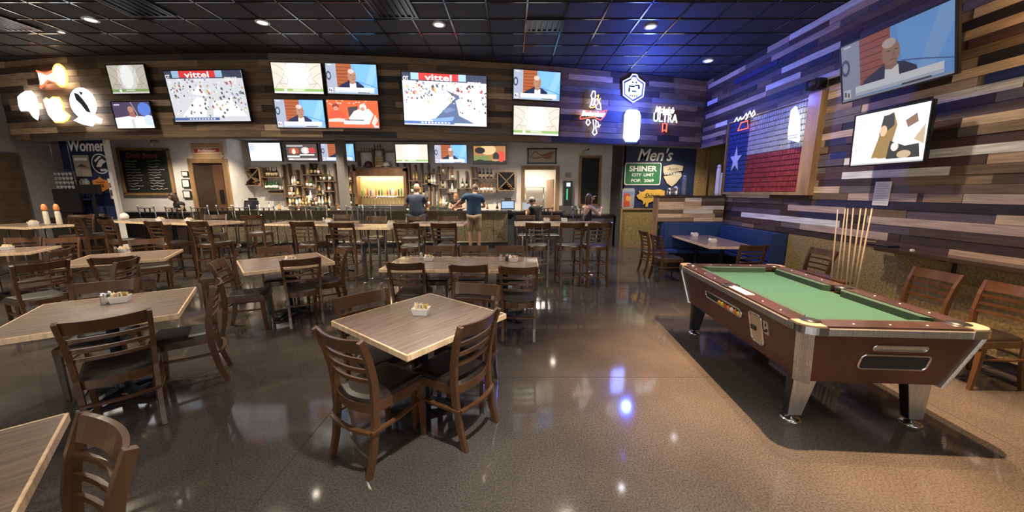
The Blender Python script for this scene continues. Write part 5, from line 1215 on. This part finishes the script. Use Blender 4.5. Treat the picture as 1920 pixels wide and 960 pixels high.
t,s_,Y,d_=unit('bottle_shelf','board shelf with clear and amber bottles between the two men',816,884,311,388,[(822,312,388),(838,312,388),(846,312,365),(857,320,362),(874,320,360),(884,312,360)],[(800,822,345),(822,838,325),(822,838,352),(838,857,336),(838,857,360),(857,884,352),(816,846,386)])
for a,b_,z in s_: fill(a+.06,b_-.05,z,Y+.08,'bottle in the board shelf between the two standing men',g,.105)
t,s_,Y,d_=unit('bottle_shelf','two-tier wine shelf left of the right diamond rack',886,931,313,361,[(892,313,360),(931,322,360)],[(886,931,334),(886,931,360)])
fill(s_[0][0]+.12,s_[0][1]-.06,s_[0][2],Y+.1,'dark wine bottle on the upper tier left of the right lattice rack',g,.11,3); fill(s_[1][0]+.06,s_[1][1]-.06,s_[1][2],Y+.1,'amber wine bottle on the lower tier left of the right lattice rack',g,.105,1)
# bottles on the back counter
bk=thing('back_counter','dark back counter under the bottle shelves','counter',(-3.6,11.55,0)); mb=MB(); mb.b2((-4.7,-.3,.98),(4.3,.3,1.02),BLK); mb.build('countertop',bk); mb=MB(); mb.b2((-4.7,-.25,0),(4.3,.28,.98),DGR); mb.build('cabinet',bk)
for k in range(26):
    u=470+k*18.5
    if 655<u<762: continue
    x,_=wy(u,385,11.42); bottle(x,11.36,1.021,'bottle standing on the back counter behind the bar','bottles on the back counter')
# tap wall
Yt=11.55; x0,_=wy(664,350,Yt); x1,_=wy(762,350,Yt); _,zt=wy(712,316,Yt); _,zb=wy(712,386,Yt)
tw=thing('tap_wall','wood-framed lit niche holding the row of beer taps','tap wall',((x0+x1)/2,Yt,zb)); hw=(x1-x0)/2; H=zt-zb
m=MB(); TWD=wood('tap_frame_wood',(.17,.085,.04),.5,.1)
m.b2((-hw,0,0),(-hw+.09,.3,H),TWD); m.b2((hw-.09,0,0),(hw,.3,H),TWD); m.b2((-hw,0,H-.08),(hw,.3,H),TWD); m.b2((-hw,0,0),(hw,.3,.05),TWD); m.b2((-hw+.09,0,H-.24),(hw-.09,.03,H-.08),TWD); m.build('frame',tw)
m=MB(); m.b2((-hw+.09,.26,.05),(hw-.09,.3,H-.08),mat('brass_panel',(.62,.50,.25),.35,.3)); m.build('back_panel',tw)
l=lamp('tap_light','AREA',(0,.14,H-.25),16,(1,.84,.5),(2*hw-.25,.08),(0,0,0)); l.parent=tw
m=MB(); m.box((0,.14,H-.235),(2*hw-.2,.06,.012),em((1,.8,.45),5)); m.build('light_strip',tw)
m=MB(); m.tube([(-hw+.12,.2,.28),(hw-.12,.2,.28)],.035,CHR); m.build('tap_rail',tw)
HC=[(.1,.35,.12),(.75,.6,.2),(.6,.1,.08),(.1,.15,.4),(.7,.7,.68),(.5,.25,.08),(.05,.05,.05)]
for k in range(15):
    x=-hw+.2+k*(2*hw-.4)/14
    m=MB(); m.tube([(x,.2,.28),(x,.10,.27),(x,.09,.20)],.012,CHR); fa=m.build('faucet',tw)
    m=MB(); m.lathe([(.010,.0),(.012,.03),(.022,.06),(.026,.14),(.020,.20+.03*(k%3)),(.006,.22+.03*(k%3))],mat('tap_handle_%d'%(k%7),HC[k%7],.35),(x,.10,.29),8); m.build('tap_handle',fa)
m=MB(); m.b2((-hw+.1,-.06,.0),(hw-.1,.2,.03),BRU); m.build('drip_tray',tw)
# cubby above the taps
t,s_,Y,d_=unit('cubby_shelf','wood cubby with jars and crates above the beer taps, between the televisions',668,756,270,316,[(669,282,312),(697,278,312),(716,278,312),(741,284,312),(755,284,312)],[(669,698,283),(697,716,279),(716,755,283),(664,760,314)])
for a,b_,z in s_[:1]+s_[2:3]:
    n=5
    for k in range(n): bottle(a+.08+(b_-a-.16)*k/(n-1),Y+.1,z,'small jar on top of the cubby above the beer taps','jars above the taps',2,.62)
a,b_,z=s_[1]
for k in range(3): bottle(a+.06+k*.09,Y+.1,z,'small jar on the middle tower above the beer taps','jars above the taps',8,.5)
a,b_,z=s_[3]
for xx,nm,l,c_ in((a+.42,'helmet','dark red rounded object in the left cubby above the taps',(.12,.03,.03)),(b_-.62,'helmet','pale rounded helmet shape in the right cubby above the taps',(.6,.55,.47))):
    t=thing(nm,l,'helmet',(xx,Y+.1,z)); m=MB(); m.lathe([(.11,0),(.13,.06),(.12,.13),(.07,.19),(.01,.21)],mat('helm_%d'%int(c_[0]*100),c_,.35)); m.build('shell',t); m=MB(); m.b2((-.14,-.12,.02),(.14,-.09,.05),BLK); m.build('brim',t)
t=thing('crate','small pale wooden crate in the middle cubby above the taps','crate',((a+b_)/2-.02,Y+.1,z)); m=MB()
for k in range(4): m.box((0,-.06,.05+k*.085),(.26,.02,.07),mat('crate_wood',(.5,.36,.19),.6))
m.build('slats',t); m=MB(); m.b2((-.13,-.05,0),(-.11,.1,.36),OWD); m.b2((.11,-.05,0),(.13,.1,.36),OWD); m.build('sides',t)
# horizontal wine holder under the left shelf
x0,zz=wy(502,361,11.6); t=thing('wine_holder','wavy holder with four lying bottles under the left wine shelf','wine holder',(x0,11.6,zz)); m=MB(); m.b2((0,0,-.03),(.46,.2,-.01),OWD); m.build('rail',t)
for k in range(4): m=MB(); m.lathe([(.04,0),(.04,.18),(.014,.23),(.014,.28)],BG[3],seg=10,T=Matrix.Translation((.06+k*.11,.2,.03))@Matrix.Rotation(PI/2,4,'X')); o=m.build('bottle'); o.location=(x0,11.6,zz); tag(o,'bottle lying in the wavy holder under the left wine shelf','bottle','bottles in the wavy holder')
# registers
def register(u,v,Y,label,lit,z=1.02):
    x,_=wy(u,v,Y); t=thing('cash_register',label,'cash register',(x,Y,z),0,'bar registers'); m=MB(); m.box((0,0,.05),(.42,.36,.10),BLK,bev=.01); m.build('base',t); T=Matrix.Translation((0,-.02,.26))@Matrix.Rotation(-.25,4,'X')
    m=MB(); m.box((0,0,0),(.44,.04,.28),BLK,T,bev=.008); m.box((0,.05,-.12),(.1,.06,.15),BLK); m.build('monitor',t)
    m=MB(); m.rect(-.19,-.11,.19,.11,-.021,em((.35,.5,.75),1.0) if lit else mat('screen_off',(.02,.02,.025),.15),.002,T); m.build('screen',t); m=MB(); m.box((0,.08,.44),(.22,.1,.08),BLK); m.build('customer_display',t)
register(470,370,11.35,'black cash register under the left diamond rack',False); register(952,376,11.35,'cash register with a lit blue screen under the right diamond rack',True)
x,z=wy(990,384,10.2); t=thing('laptop','small open pale screen device held up at the right end of the bar','laptop',(x,10.2,1.16+.0),R(12)); 
m=MB(); m.box((0,0,.01),(.30,.2,.02),mat('laptop_grey',(.4,.4,.42),.4)); m.build('base',t); m=MB(); m.box((0,.0,.13),(.30,.015,.22),mat('laptop_grey',(.4,.4,.42),.4),Matrix.Translation((0,.12,0))); m.rect(-.13,.04,.13,.22,.112,em((.45,.48,.55),.8),.002); m.build('lid',t)
tt=thing('side_counter','dark end section of the bar where the capped guest sits','counter',(.75,10.35,0)); m=MB(); m.b2((-.75,-.3,1.11),(.75,.3,1.155),mat('bar_top',(.035,.028,.024),.2,coat=.4)); m.build('countertop',tt); m=MB(); m.b2((-.7,-.15,0),(.7,.25,1.11),DGR); m.build('front_panel',tt)
# ================================================================ CEILING FIXTURES
def can(u,v,l,z=CEIL,e=0,wh=(1,.86,.68),s=1,w_=None):
    x,y=w_ or wz(u,v,z); t=thing('recessed_light',l,'ceiling light',(x,y,z),0,'recessed ceiling lights')
    m=MB(); n=20; vs=[];fs=[]
    for r_,zz in((.105*s,-.001),(.10*s,-.010),(.075*s,-.010),(.07*s,-.004)):
        for k in range(n): a=2*PI*k/n; vs.append((r_*math.cos(a),r_*math.sin(a),zz))
    for i in range(3):
        for k in range(n): fs.append((i*n+k,i*n+(k+1)%n,(i+1)*n+(k+1)%n,(i+1)*n+k))
    m.add(vs,fs,WHITE,smooth=True); m.build('trim_ring',t); m=MB(); m.lathe([(.07*s,-.006),(.07*s,-.003)],em((1,.93,.82),CANE),seg=20); m.build('lens',t)
    if e:
        l_=lamp('downlight','SPOT',(0,0,-.03),e,wh,.05,spot_size=R(130),spot_blend=.6); l_.parent=t
can(170,37,'leftmost round recessed ceiling light',e=5); can(492,42,'second recessed ceiling light from the left',e=5); can(823,46,'recessed ceiling light above the large centre television',e=5)
can(1220,50,'recessed ceiling light inside the blue-lit ceiling tiles',e=5,wh=(.9,.9,1)); can(1328,114,'recessed ceiling light near the corner of the two plank walls',e=5,wh=(.9,.88,1))
can(115,60,'small dim recessed light at the far left of the ceiling',s=.5)
for x,y,e in((-6.5,3.3,CAN_E*.6),(-3.9,3.3,CAN_E*.6),(-1.2,3.3,CAN_E*.7),(-3.9,.2,CAN_E*.4),(-6.5,.2,CAN_E*.4),(-1.2,.2,CAN_E*.55),(-9.3,5.3,CAN_E*4.2),(-9.3,2,CAN_E),(-6.8,5.3,CAN_E*4),(-4.2,5.3,CAN_E*2.6),(-1.6,5.4,CAN_E*1.4),(1.0,5.5,CAN_E*.8)):
    l_=lamp('downlight','SPOT',(x,y,CEIL-.04),e,(1,.86,.68),.06,spot_size=R(130),spot_blend=.6)  # row nearest the soffit is added out of view to light its boards
# warm lamps over the pool table: their light gives the floor its tan pool and the table its shadow
for x,y,e in((2.55,2.7,POOL_E),(2.9,3.2,POOL_E*.3)):
    lamp('pool_downlight','SPOT',(x,y,CEIL-.04),e,(1,.62,.33),.03,spot_size=R(66),spot_blend=.9)
lamp('wall_washer','SPOT',(2.6,.9,CEIL-.05),120,(1,.80,.60),.08,spot_size=R(130),spot_blend=.8)  # unseen spot added to light the right wall
lamp('wall_washer','SPOT',(3.1,5.2,CEIL-.05),260,(1,.86,.74),.08,spot_size=R(130),spot_blend=.8)  # second added spot, brightens the right wall by the flag
lamp('front_downlight','SPOT',(.3,1.3,CEIL-.05),FRONT_E,(1,.93,.82),.06,spot_size=R(62),spot_blend=1)  # unseen spot added to brighten the floor near the camera
for u,l in((352,'small recessed light in the lower grey ceiling, left of the bar'),(452,'small recessed light in the lower ceiling above the left wine rack'),(568,'small recessed light in the lower ceiling over the second bar television'),(707,'small recessed light in the lower ceiling over the beer taps'),(841,'small recessed light in the lower ceiling over the right news television'),(962,'small recessed light in the lower ceiling left of the kitchen opening')):
    x,_=wy(u,262,10.4); can(0,0,l,z=CZ,e=BAR_E,s=1.3,w_=(x,10.4)) if u!=352 else can(0,0,l,z=CZ,e=BAR_E*.15,s=1.3,w_=(x,10.4))
for x in(-10,-6.5,-2.5,1.2,4.4): lamp('bar_downlight','SPOT',(x,9.7,CZ-.03),BAR_E*1.1,(1,.86,.68),.06,spot_size=R(130),spot_blend=.6)
def vent(u,v,l,w_=.62,d_=.5):
    x,y=wz(u,v,CEIL); t=thing('ceiling_vent',l,'ceiling vent',(x,y,CEIL),0,'black ceiling vents'); VB=mat('vent_black',(.010,.010,.012),.3)
    m=MB()
    for a in((0,d_/2-.02,w_,.04),(0,-d_/2+.02,w_,.04),(-w_/2+.02,0,.04,d_-.08),(w_/2-.02,0,.04,d_-.08)): m.box((a[0],a[1],-.012),(a[2],a[3],.02),VB)
    m.build('frame',t); m=MB(); m.box((0,0,-.004),(w_-.08,d_-.08,.004),BLK); m.build('duct_opening',t)
    for k in range(6): m=MB(); m.box((-w_/2+.08+k*(w_-.16)/5,0,-.02),(.035,d_-.09,.006),VB,Matrix.Translation((0,0,0))@Matrix.Rotation(0,4,'X')); m.build('louver',t)
vent(250,10,'black air vent at the top left of the ceiling',.70,.6); vent(735,13,'black air vent in the ceiling above the four-screen group',.62,.6); vent(1022,47,'black air vent in the ceiling catching blue light',.60,.42); vent(8,43,'black air vent at the left edge of the ceiling',.6,.5)
# ================================================================ PEOPLE
def skinmesh(V,Ed,mats_,root=0,sub=1):
    me=bpy.data.meshes.new('s'); me.from_pydata([p[:3] for p in V],Ed,[]); o=bpy.data.objects.new('s',me); COL.objects.link(o)
    md=o.modifiers.new('skin','SKIN'); md.branch_smoothing=.3; md.use_smooth_shade=True
    sk=me.skin_vertices[0].data
    for i,p in enumerate(V):
        r=p[3]; sk[i].radius=(r,r) if not isinstance(r,tuple) else r; sk[i].use_root=(i==root)
    sb=o.modifiers.new('sub','SUBSURF'); sb.levels=sub; sb.render_levels=sub
    dg=bpy.context.evaluated_depsgraph_get(); ev=o.evaluated_get(dg); m=ev.to_mesh()
    r=([tuple(v.co) for v in m.vertices],[list(p.vertices) for p in m.polygons]); ev.to_mesh_clear(); bpy.data.objects.remove(o); bpy.data.meshes.remove(me); return r
SKIN=mat('skin_light',(.50,.29,.20),.5); SKIN2=mat('skin_tan',(.40,.22,.14),.5)
def lerp(a,b_,f): return tuple(a[i]*(1-f)+b_[i]*f for i in range(3))
def person(name,label,loc,yaw,J,shirt,pants,hair,hairstyle='short',skin=SKIN,sleeve=.5,short_pants=False,shoes=BLK,broad=1.0,tank=False,cap=None,face=(0,0),hem=-.22):
    t=thing(name,label,'person',loc,yaw)
    g=lambda k:Vector(J[k])
    mb=MB()
    V=[];E=[]
    def av(p,r,par=None):
        V.append((*p,r)); 
        if par is not None: E.append((par,len(V)-1))
        return len(V)-1
    b_=broad
    pel=av(g('pelvis'),(.145*b_,.11)); sp=av(lerp(g('pelvis'),g('chest'),.5),(.13*b_,.10),pel); ch=av(g('chest'),(.155*b_,.11),sp); nk0=av(lerp(g('chest'),g('neck'),.62),(.10,.075),ch); nk=av(g('neck'),.055,nk0); hd0=av(lerp(g('neck'),g('head'),.5),.052,nk)
    for s in 'LR':
        sh=av(g('sh'+s),.056,nk0); um=av(lerp(g('sh'+s),g('el'+s),.5),.050,sh); el=av(g('el'+s),.040,um); fm_=av(lerp(g('el'+s),g('wr'+s),.4),.040,el); wr=av(g('wr'+s),.026,fm_)
        hp=av(g('hip'+s),.092,pel); th=av(lerp(g('hip'+s),g('kn'+s),.5),.080,hp); kn=av(g('kn'+s),.058,th); cf=av(lerp(g('kn'+s),g('an'+s),.35),.057,kn); an=av(g('an'+s),.036,cf)
    v,f=skinmesh(V,E,None); mb.add(v,f,skin,smooth=True)
    # hands: palm and five fingers
    for s in 'LR':
        w_=g('wr'+s); d=(g('wr'+s)-g('el'+s)).normalized(); sd=d.cross(Vector((0,0,1))); 
        if sd.length<.1: sd=Vector((1,0,0))
        sd.normalize(); up=sd.cross(d).normalized(); cu=-up
        V2=[(*w_,.026)]; E2=[]; V2.append((*(w_+d*.05),(.034,.018))); E2.append((0,1)); V2.append((*(w_+d*.085),(.036,.015))); E2.append((1,2))
        for q,(o_,L) in enumerate(((-.030,.072),(-.010,.08),(.011,.075),(.031,.058))):
            a=w_+d*.088+sd*o_; p1=a+d*L*.45+cu*.008; p2=p1+d*L*.3+cu*.018; p3=p2+d*L*.2+cu*.02
            b0=len(V2); V2+=[(*a,.0095),(*p1,.009),(*p2,.0085),(*p3,.007)]; E2+=[(2,b0),(b0,b0+1),(b0+1,b0+2),(b0+2,b0+3)]
        sg=1 if s=='L' else -1
        a=w_+d*.03-sd*.02*1; p1=w_+d*.05-sd*.05; p2=w_+d*.08-sd*.062+cu*.01; b0=len(V2); V2+=[(*p1,.011),(*p2,.009)]; E2+=[(1,b0),(b0,b0+1)]
        v,f=skinmesh(V2,E2,None); mb.add(v,f,skin,smooth=True)
    # head with a face: looks along local +y turned by face yaw/pitch
    H=Matrix.Translation(g('head'))@Matrix.Rotation(face[0],4,'Z')@Matrix.Rotation(face[1],4,'X')
    bm=bmesh.new(); bmesh.ops.create_uvsphere(bm,u_segments=24,v_segments=18,radius=1)
    for q in bm.verts:
        x,y,z=q.co; 
        sx=.076*(1-.18*max(0,-z)); sy=.094; sz=.118
        nx,ny,nz=x*sx,y*sy,z*sz
        if y>0 and z<0: ny+=.008*(-z)*y                    # jaw
        if y>.75 and -.35<z<.12 and abs(x)<.16: ny+=.024*(1-abs(x)/.16)*(1-abs(z+.15)/.3 if abs(z+.15)<.3 else 0)   # nose
        if y>.7 and .05<z<.3 and .2<abs(x)<.55: ny-=.006   # eye sockets
        q.co=(nx,ny,nz)
    bm.verts.ensure_lookup_table(); mb.add([q.co[:] for q in bm.verts],[[q.index for q in ff.verts] for ff in bm.faces],skin,H,True); bm.free()
    for sx in(-1,1):
        mb.lathe([(.008,-.004),(.016,0),(.010,.005)],skin,seg=8,T=H@Matrix.Translation((sx*.078,-.004,-.005))@Matrix.Rotation(PI/2,4,'Y')@Matrix.Scale(1.6,4,(1,0,0)))
        mb.lathe([(.009,0),(.006,.003)],WHITE,seg=8,T=H@Matrix.Translation((sx*.03,.083,.018))@Matrix.Rotation(-PI/2,4,'X')); mb.lathe([(.0045,.003),(.003,.0045)],BLK,seg=8,T=H@Matrix.Translation((sx*.03,.083,.018))@Matrix.Rotation(-PI/2,4,'X'))
    mb.box((0,.094,-.052),(.042,.006,.008),mat('lips',(.35,.12,.10),.5),H)
    body=mb.build('body',t)
    # clothing
    def cloth(nm,V3,E3,m_): v,f=skinmesh(V3,E3,None); q=MB(); q.add(v,f,m_,smooth=True); return q.build(nm,t)
    V=[];E=[]; a=av(lerp(g('pelvis'),g('chest'),hem),(.165*b_,.135)); c0=av(lerp(g('pelvis'),g('chest'),.35),(.158*b_,.128),a); c1=av(g('chest'),(.175*b_,.128),c0)
    if not tank:
        c2=av(lerp(g('chest'),g('neck'),.55),(.150,.115),c1); c3=av(lerp(g('chest'),g('neck'),.92),(.075,.075),c2)
        for s in 'LR':
            q0=av(lerp(g('sh'+s),g('neck'),.04),.088,c2); av(lerp(g('sh'+s),g('el'+s),sleeve),.068,q0)
    else:
        for s in 'LR': av(Vector(lerp(g("chest"),g("sh"+s),.62))+Vector((0,0,.05)),.030,c1)
    cloth('shirt',V,E,shirt)
    V=[];E=[]; a=av(g('pelvis')+Vector((0,0,.05)),(.152*b_,.12)); 
    for s in 'LR':
        h0=av(g('hip'+s),.108,a); k0=av(lerp(g('hip'+s),g('kn'+s),.55),.100,h0); k1=av(lerp(g('hip'+s),g('kn'+s),.97),.082 if short_pants else .072,k0)
        if not short_pants: av(lerp(g('kn'+s),g('an'+s),.9),.058,k1)
    cloth('shorts' if short_pants else 'trousers',V,E,pants)
    for s in 'LR':
        an=g('an'+s); fd=Vector(J.get('toe',(0,1,0))); q=MB(); q.bar([an+Vector((0,0,.02))-fd*.05,an+fd*.03-Vector((0,0,.02)),an+fd*.17-Vector((0,0,.055))],[.08,.09,.08],[.09,.10,.05],shoes,side=(fd.y,-fd.x,0)); q.build('shoe',t)
    # hair
    q=MB(); hm=hair
    if hairstyle!='bald':
        bm=bmesh.new(); bmesh.ops.create_uvsphere(bm,u_segments=20,v_segments=14,radius=1)
        for p in bm.verts:
            x,y,z=p.co; k=1.0
            if y>.25 and z<.42: k=.90
            if z<-.35 and hairstyle=='short': k=.86
            p.co=(x*.083*k,y*.100*k-.006,z*.124*k+.004)
            if hairstyle=='long' and y<.2 and z<0: p.co.z=z*.30+.0; p.co.x*=1.05; p.co.y=-abs(y)*.10-.01
        bm.verts.ensure_lookup_table(); q.add([p.co[:] for p in bm.verts],[[p.index for p in ff.verts] for ff in bm.faces],hm,H,True); bm.free(); q.build('hair',t)
    if cap:
        q=MB(); q.lathe([(.090,.025),(.092,.06),(.075,.115),(.03,.14),(.005,.143)],cap,T=H@Matrix.Translation((0,-.004,0)),seg=18); q.box((0,.125,.035),(.13,.09,.012),cap,H,bev=.004); q.build('cap',t)
    return t
def stand(**k):
    J=dict(pelvis=(0,0,.96),chest=(0,0,1.30),neck=(0,.0,1.50),head=(0,.02,1.645),shL=(-.19,0,1.42),shR=(.19,0,1.42),elL=(-.25,.0,1.14),elR=(.25,0,1.14),wrL=(-.25,.12,.93),wrR=(.25,.12,.93),hipL=(-.09,0,.92),hipR=(.09,0,.92),knL=(-.10,.01,.50),knR=(.10,.01,.50),anL=(-.11,-.02,.09),anR=(.11,-.02,.09)); J.update(k); return J
def sit(z=.80,**k):
    J=dict(pelvis=(0,0,z+.10),chest=(0,.04,z+.46),neck=(0,.07,z+.66),head=(0,.10,z+.80),shL=(-.18,.05,z+.58),shR=(.18,.05,z+.58),elL=(-.24,.16,z+.32),elR=(.24,.16,z+.32),wrL=(-.15,.38,z+.36),wrR=(.15,.38,z+.36),hipL=(-.09,.04,z+.08),hipR=(.09,.04,z+.08),knL=(-.12,.42,z+.08),knR=(.12,.42,z+.08),anL=(-.12,.36,z-.36),anR=(.12,.36,z-.36)); J.update(k); return J
NAVS=mat('shirt_navy',(.012,.045,.115),.8); GRB=mat('shirt_grey_blue',(.055,.075,.12),.8); KHA=mat('khaki_cloth',(.33,.25,.15),.8); DEN=mat('dark_denim',(.02,.025,.045),.8); BLS=mat('shirt_black',(.012,.012,.014),.8); BRH=mat('hair_brown',(.055,.028,.014),.5); GRH=mat('hair_grey_brown',(.12,.09,.065),.6)
sc_=1.06
x,_=wy(889,400,10.0)
p=person('person','person in navy T-shirt and khaki shorts standing at the bar, seen from behind',(x,10.0,0),R(3),
 stand(chest=(-.01,.04,1.31),neck=(.02,.12,1.50),head=(.03,.17,1.63),shL=(-.21,.04,1.44),shR=(.20,.06,1.42),elL=(-.40,.14,1.27),wrL=(-.50,.24,1.185),elR=(.27,.12,1.17),wrR=(.10,.30,1.17)),NAVS,KHA,GRH,short_pants=True,sleeve=.6,broad=1.28,face=(0,-.35),hem=-.5); p.scale=(1.09,)*3
x,_=wy(781,400,10.0)
t0=thing('stool','dark backless bar stool under the guest in the grey-blue shirt','bar stool',(x,10.0,0)); m=MB(); m.lathe([(.17,.74),(.19,.77),(.17,.81)],SEAT); m.build('seat',t0)
for a in range(4): m=MB(); m.tube([(.10*math.cos(a*PI/2+.8),.10*math.sin(a*PI/2+.8),.75),(.19*math.cos(a*PI/2+.8),.19*math.sin(a*PI/2+.8),0)],.015,BMET); m.build('leg',t0)
m=MB(); m.tube([(.17*math.cos(a*.5236),.17*math.sin(a*.5236),.25) for a in range(12)],.012,STEEL,closed=True); m.build('foot_ring',t0)
p=person('person','person with shaved head in a grey-blue T-shirt sitting at the bar',(x,10.0,0),R(-4),sit(.83,wrL=(-.30,.32,1.20),elL=(-.30,.12,1.15),wrR=(.05,.36,1.20),anL=(-.2,.28,.40),anR=(.2,.28,.40)),GRB,DEN,GRH,hairstyle='bald',broad=1.38,sleeve=.6,face=(0,-.25)); p.scale=(1.1,)*3
x,_=wy(860,372,11.12)
person('person','person behind the bar bending forward, seen left of the navy shirt',(x-.02,11.12,0),R(175),stand(chest=(0,.08,1.28),neck=(0,.18,1.42),head=(0,.26,1.52),wrL=(-.12,.25,1.19),wrR=(.12,.25,1.19),elL=(-.25,.15,1.2),elR=(.25,.15,1.2)),BLS,BLS,mat('hair_auburn',(.30,.13,.05),.5),face=(0,-.3))
x,_=wy(334,360,10.5)
person('person','person with long brown hair and a dark top leaning at the hostess counter, looking left',(x,10.6,0),R(150),stand(chest=(-.0,.10,1.22),neck=(0,.16,1.42),head=(.0,.21,1.54),wrL=(-.10,.24,1.19),wrR=(.14,.28,1.19),elL=(-.24,.12,1.18),elR=(.26,.12,1.18),shL=(-.17,.08,1.34),shR=(.17,.08,1.34)),BLS,DEN,BRH,'long',face=(-.7,-.25))
# right-hand guests
x,_=wy(1012,395,9.55)
p=person('person','person in black shirt and grey cap hunched at the right end of the bar',(x,9.62,0),R(38),sit(.72,chest=(0,.12,1.13),neck=(0,.22,1.31),head=(0,.30,1.42),shL=(-.18,.14,1.26),shR=(.18,.14,1.26),elL=(-.22,.26,1.06),elR=(.22,.26,1.06),wrL=(-.08,.46,1.17),wrR=(.10,.46,1.17),anL=(-.12,.3,.3),anR=(.12,.3,.3)),BLS,DEN,BRH,cap=mat('cap_grey',(.32,.32,.33),.7),face=(0,-.5),broad=1.1)
t0=dup(st,(x,9.62,0),R(38),'steel-tube stool under the guest with the light grey cap')
x,_=wy(1100,400,9.0)
p=person('person','person with long brown hair in a black tank top, one hand raised',(x,9.0,0),R(-62),sit(.76,shL=(-.17,.03,1.30),shR=(.17,.03,1.30),chest=(0,.02,1.18),neck=(0,.04,1.40),head=(0,.06,1.53),elL=(-.22,.22,1.20),wrL=(-.10,.24,1.46),elR=(.20,.24,1.10),wrR=(.06,.42,1.25),anL=(-.12,.3,.34),anR=(.12,.3,.34)),BLS,BLS,BRH,'long',tank=True,face=(.25,0),skin=SKIN)
t0=dup(st,(x,9.0,0),R(-62),'steel-tube stool under the guest with the raised hand')
t0=thing('white_phone','pale phone held to the ear by the guest in the black tank top','phone',(x+.10,9.08,1.50)); m=MB(); m.box((0,0,.04),(.07,.02,.14),WHITE,bev=.004); m.build('case',t0); m=MB(); m.box((0,.0105,.04),(.058,.002,.12),BLK); m.build('glass',t0)
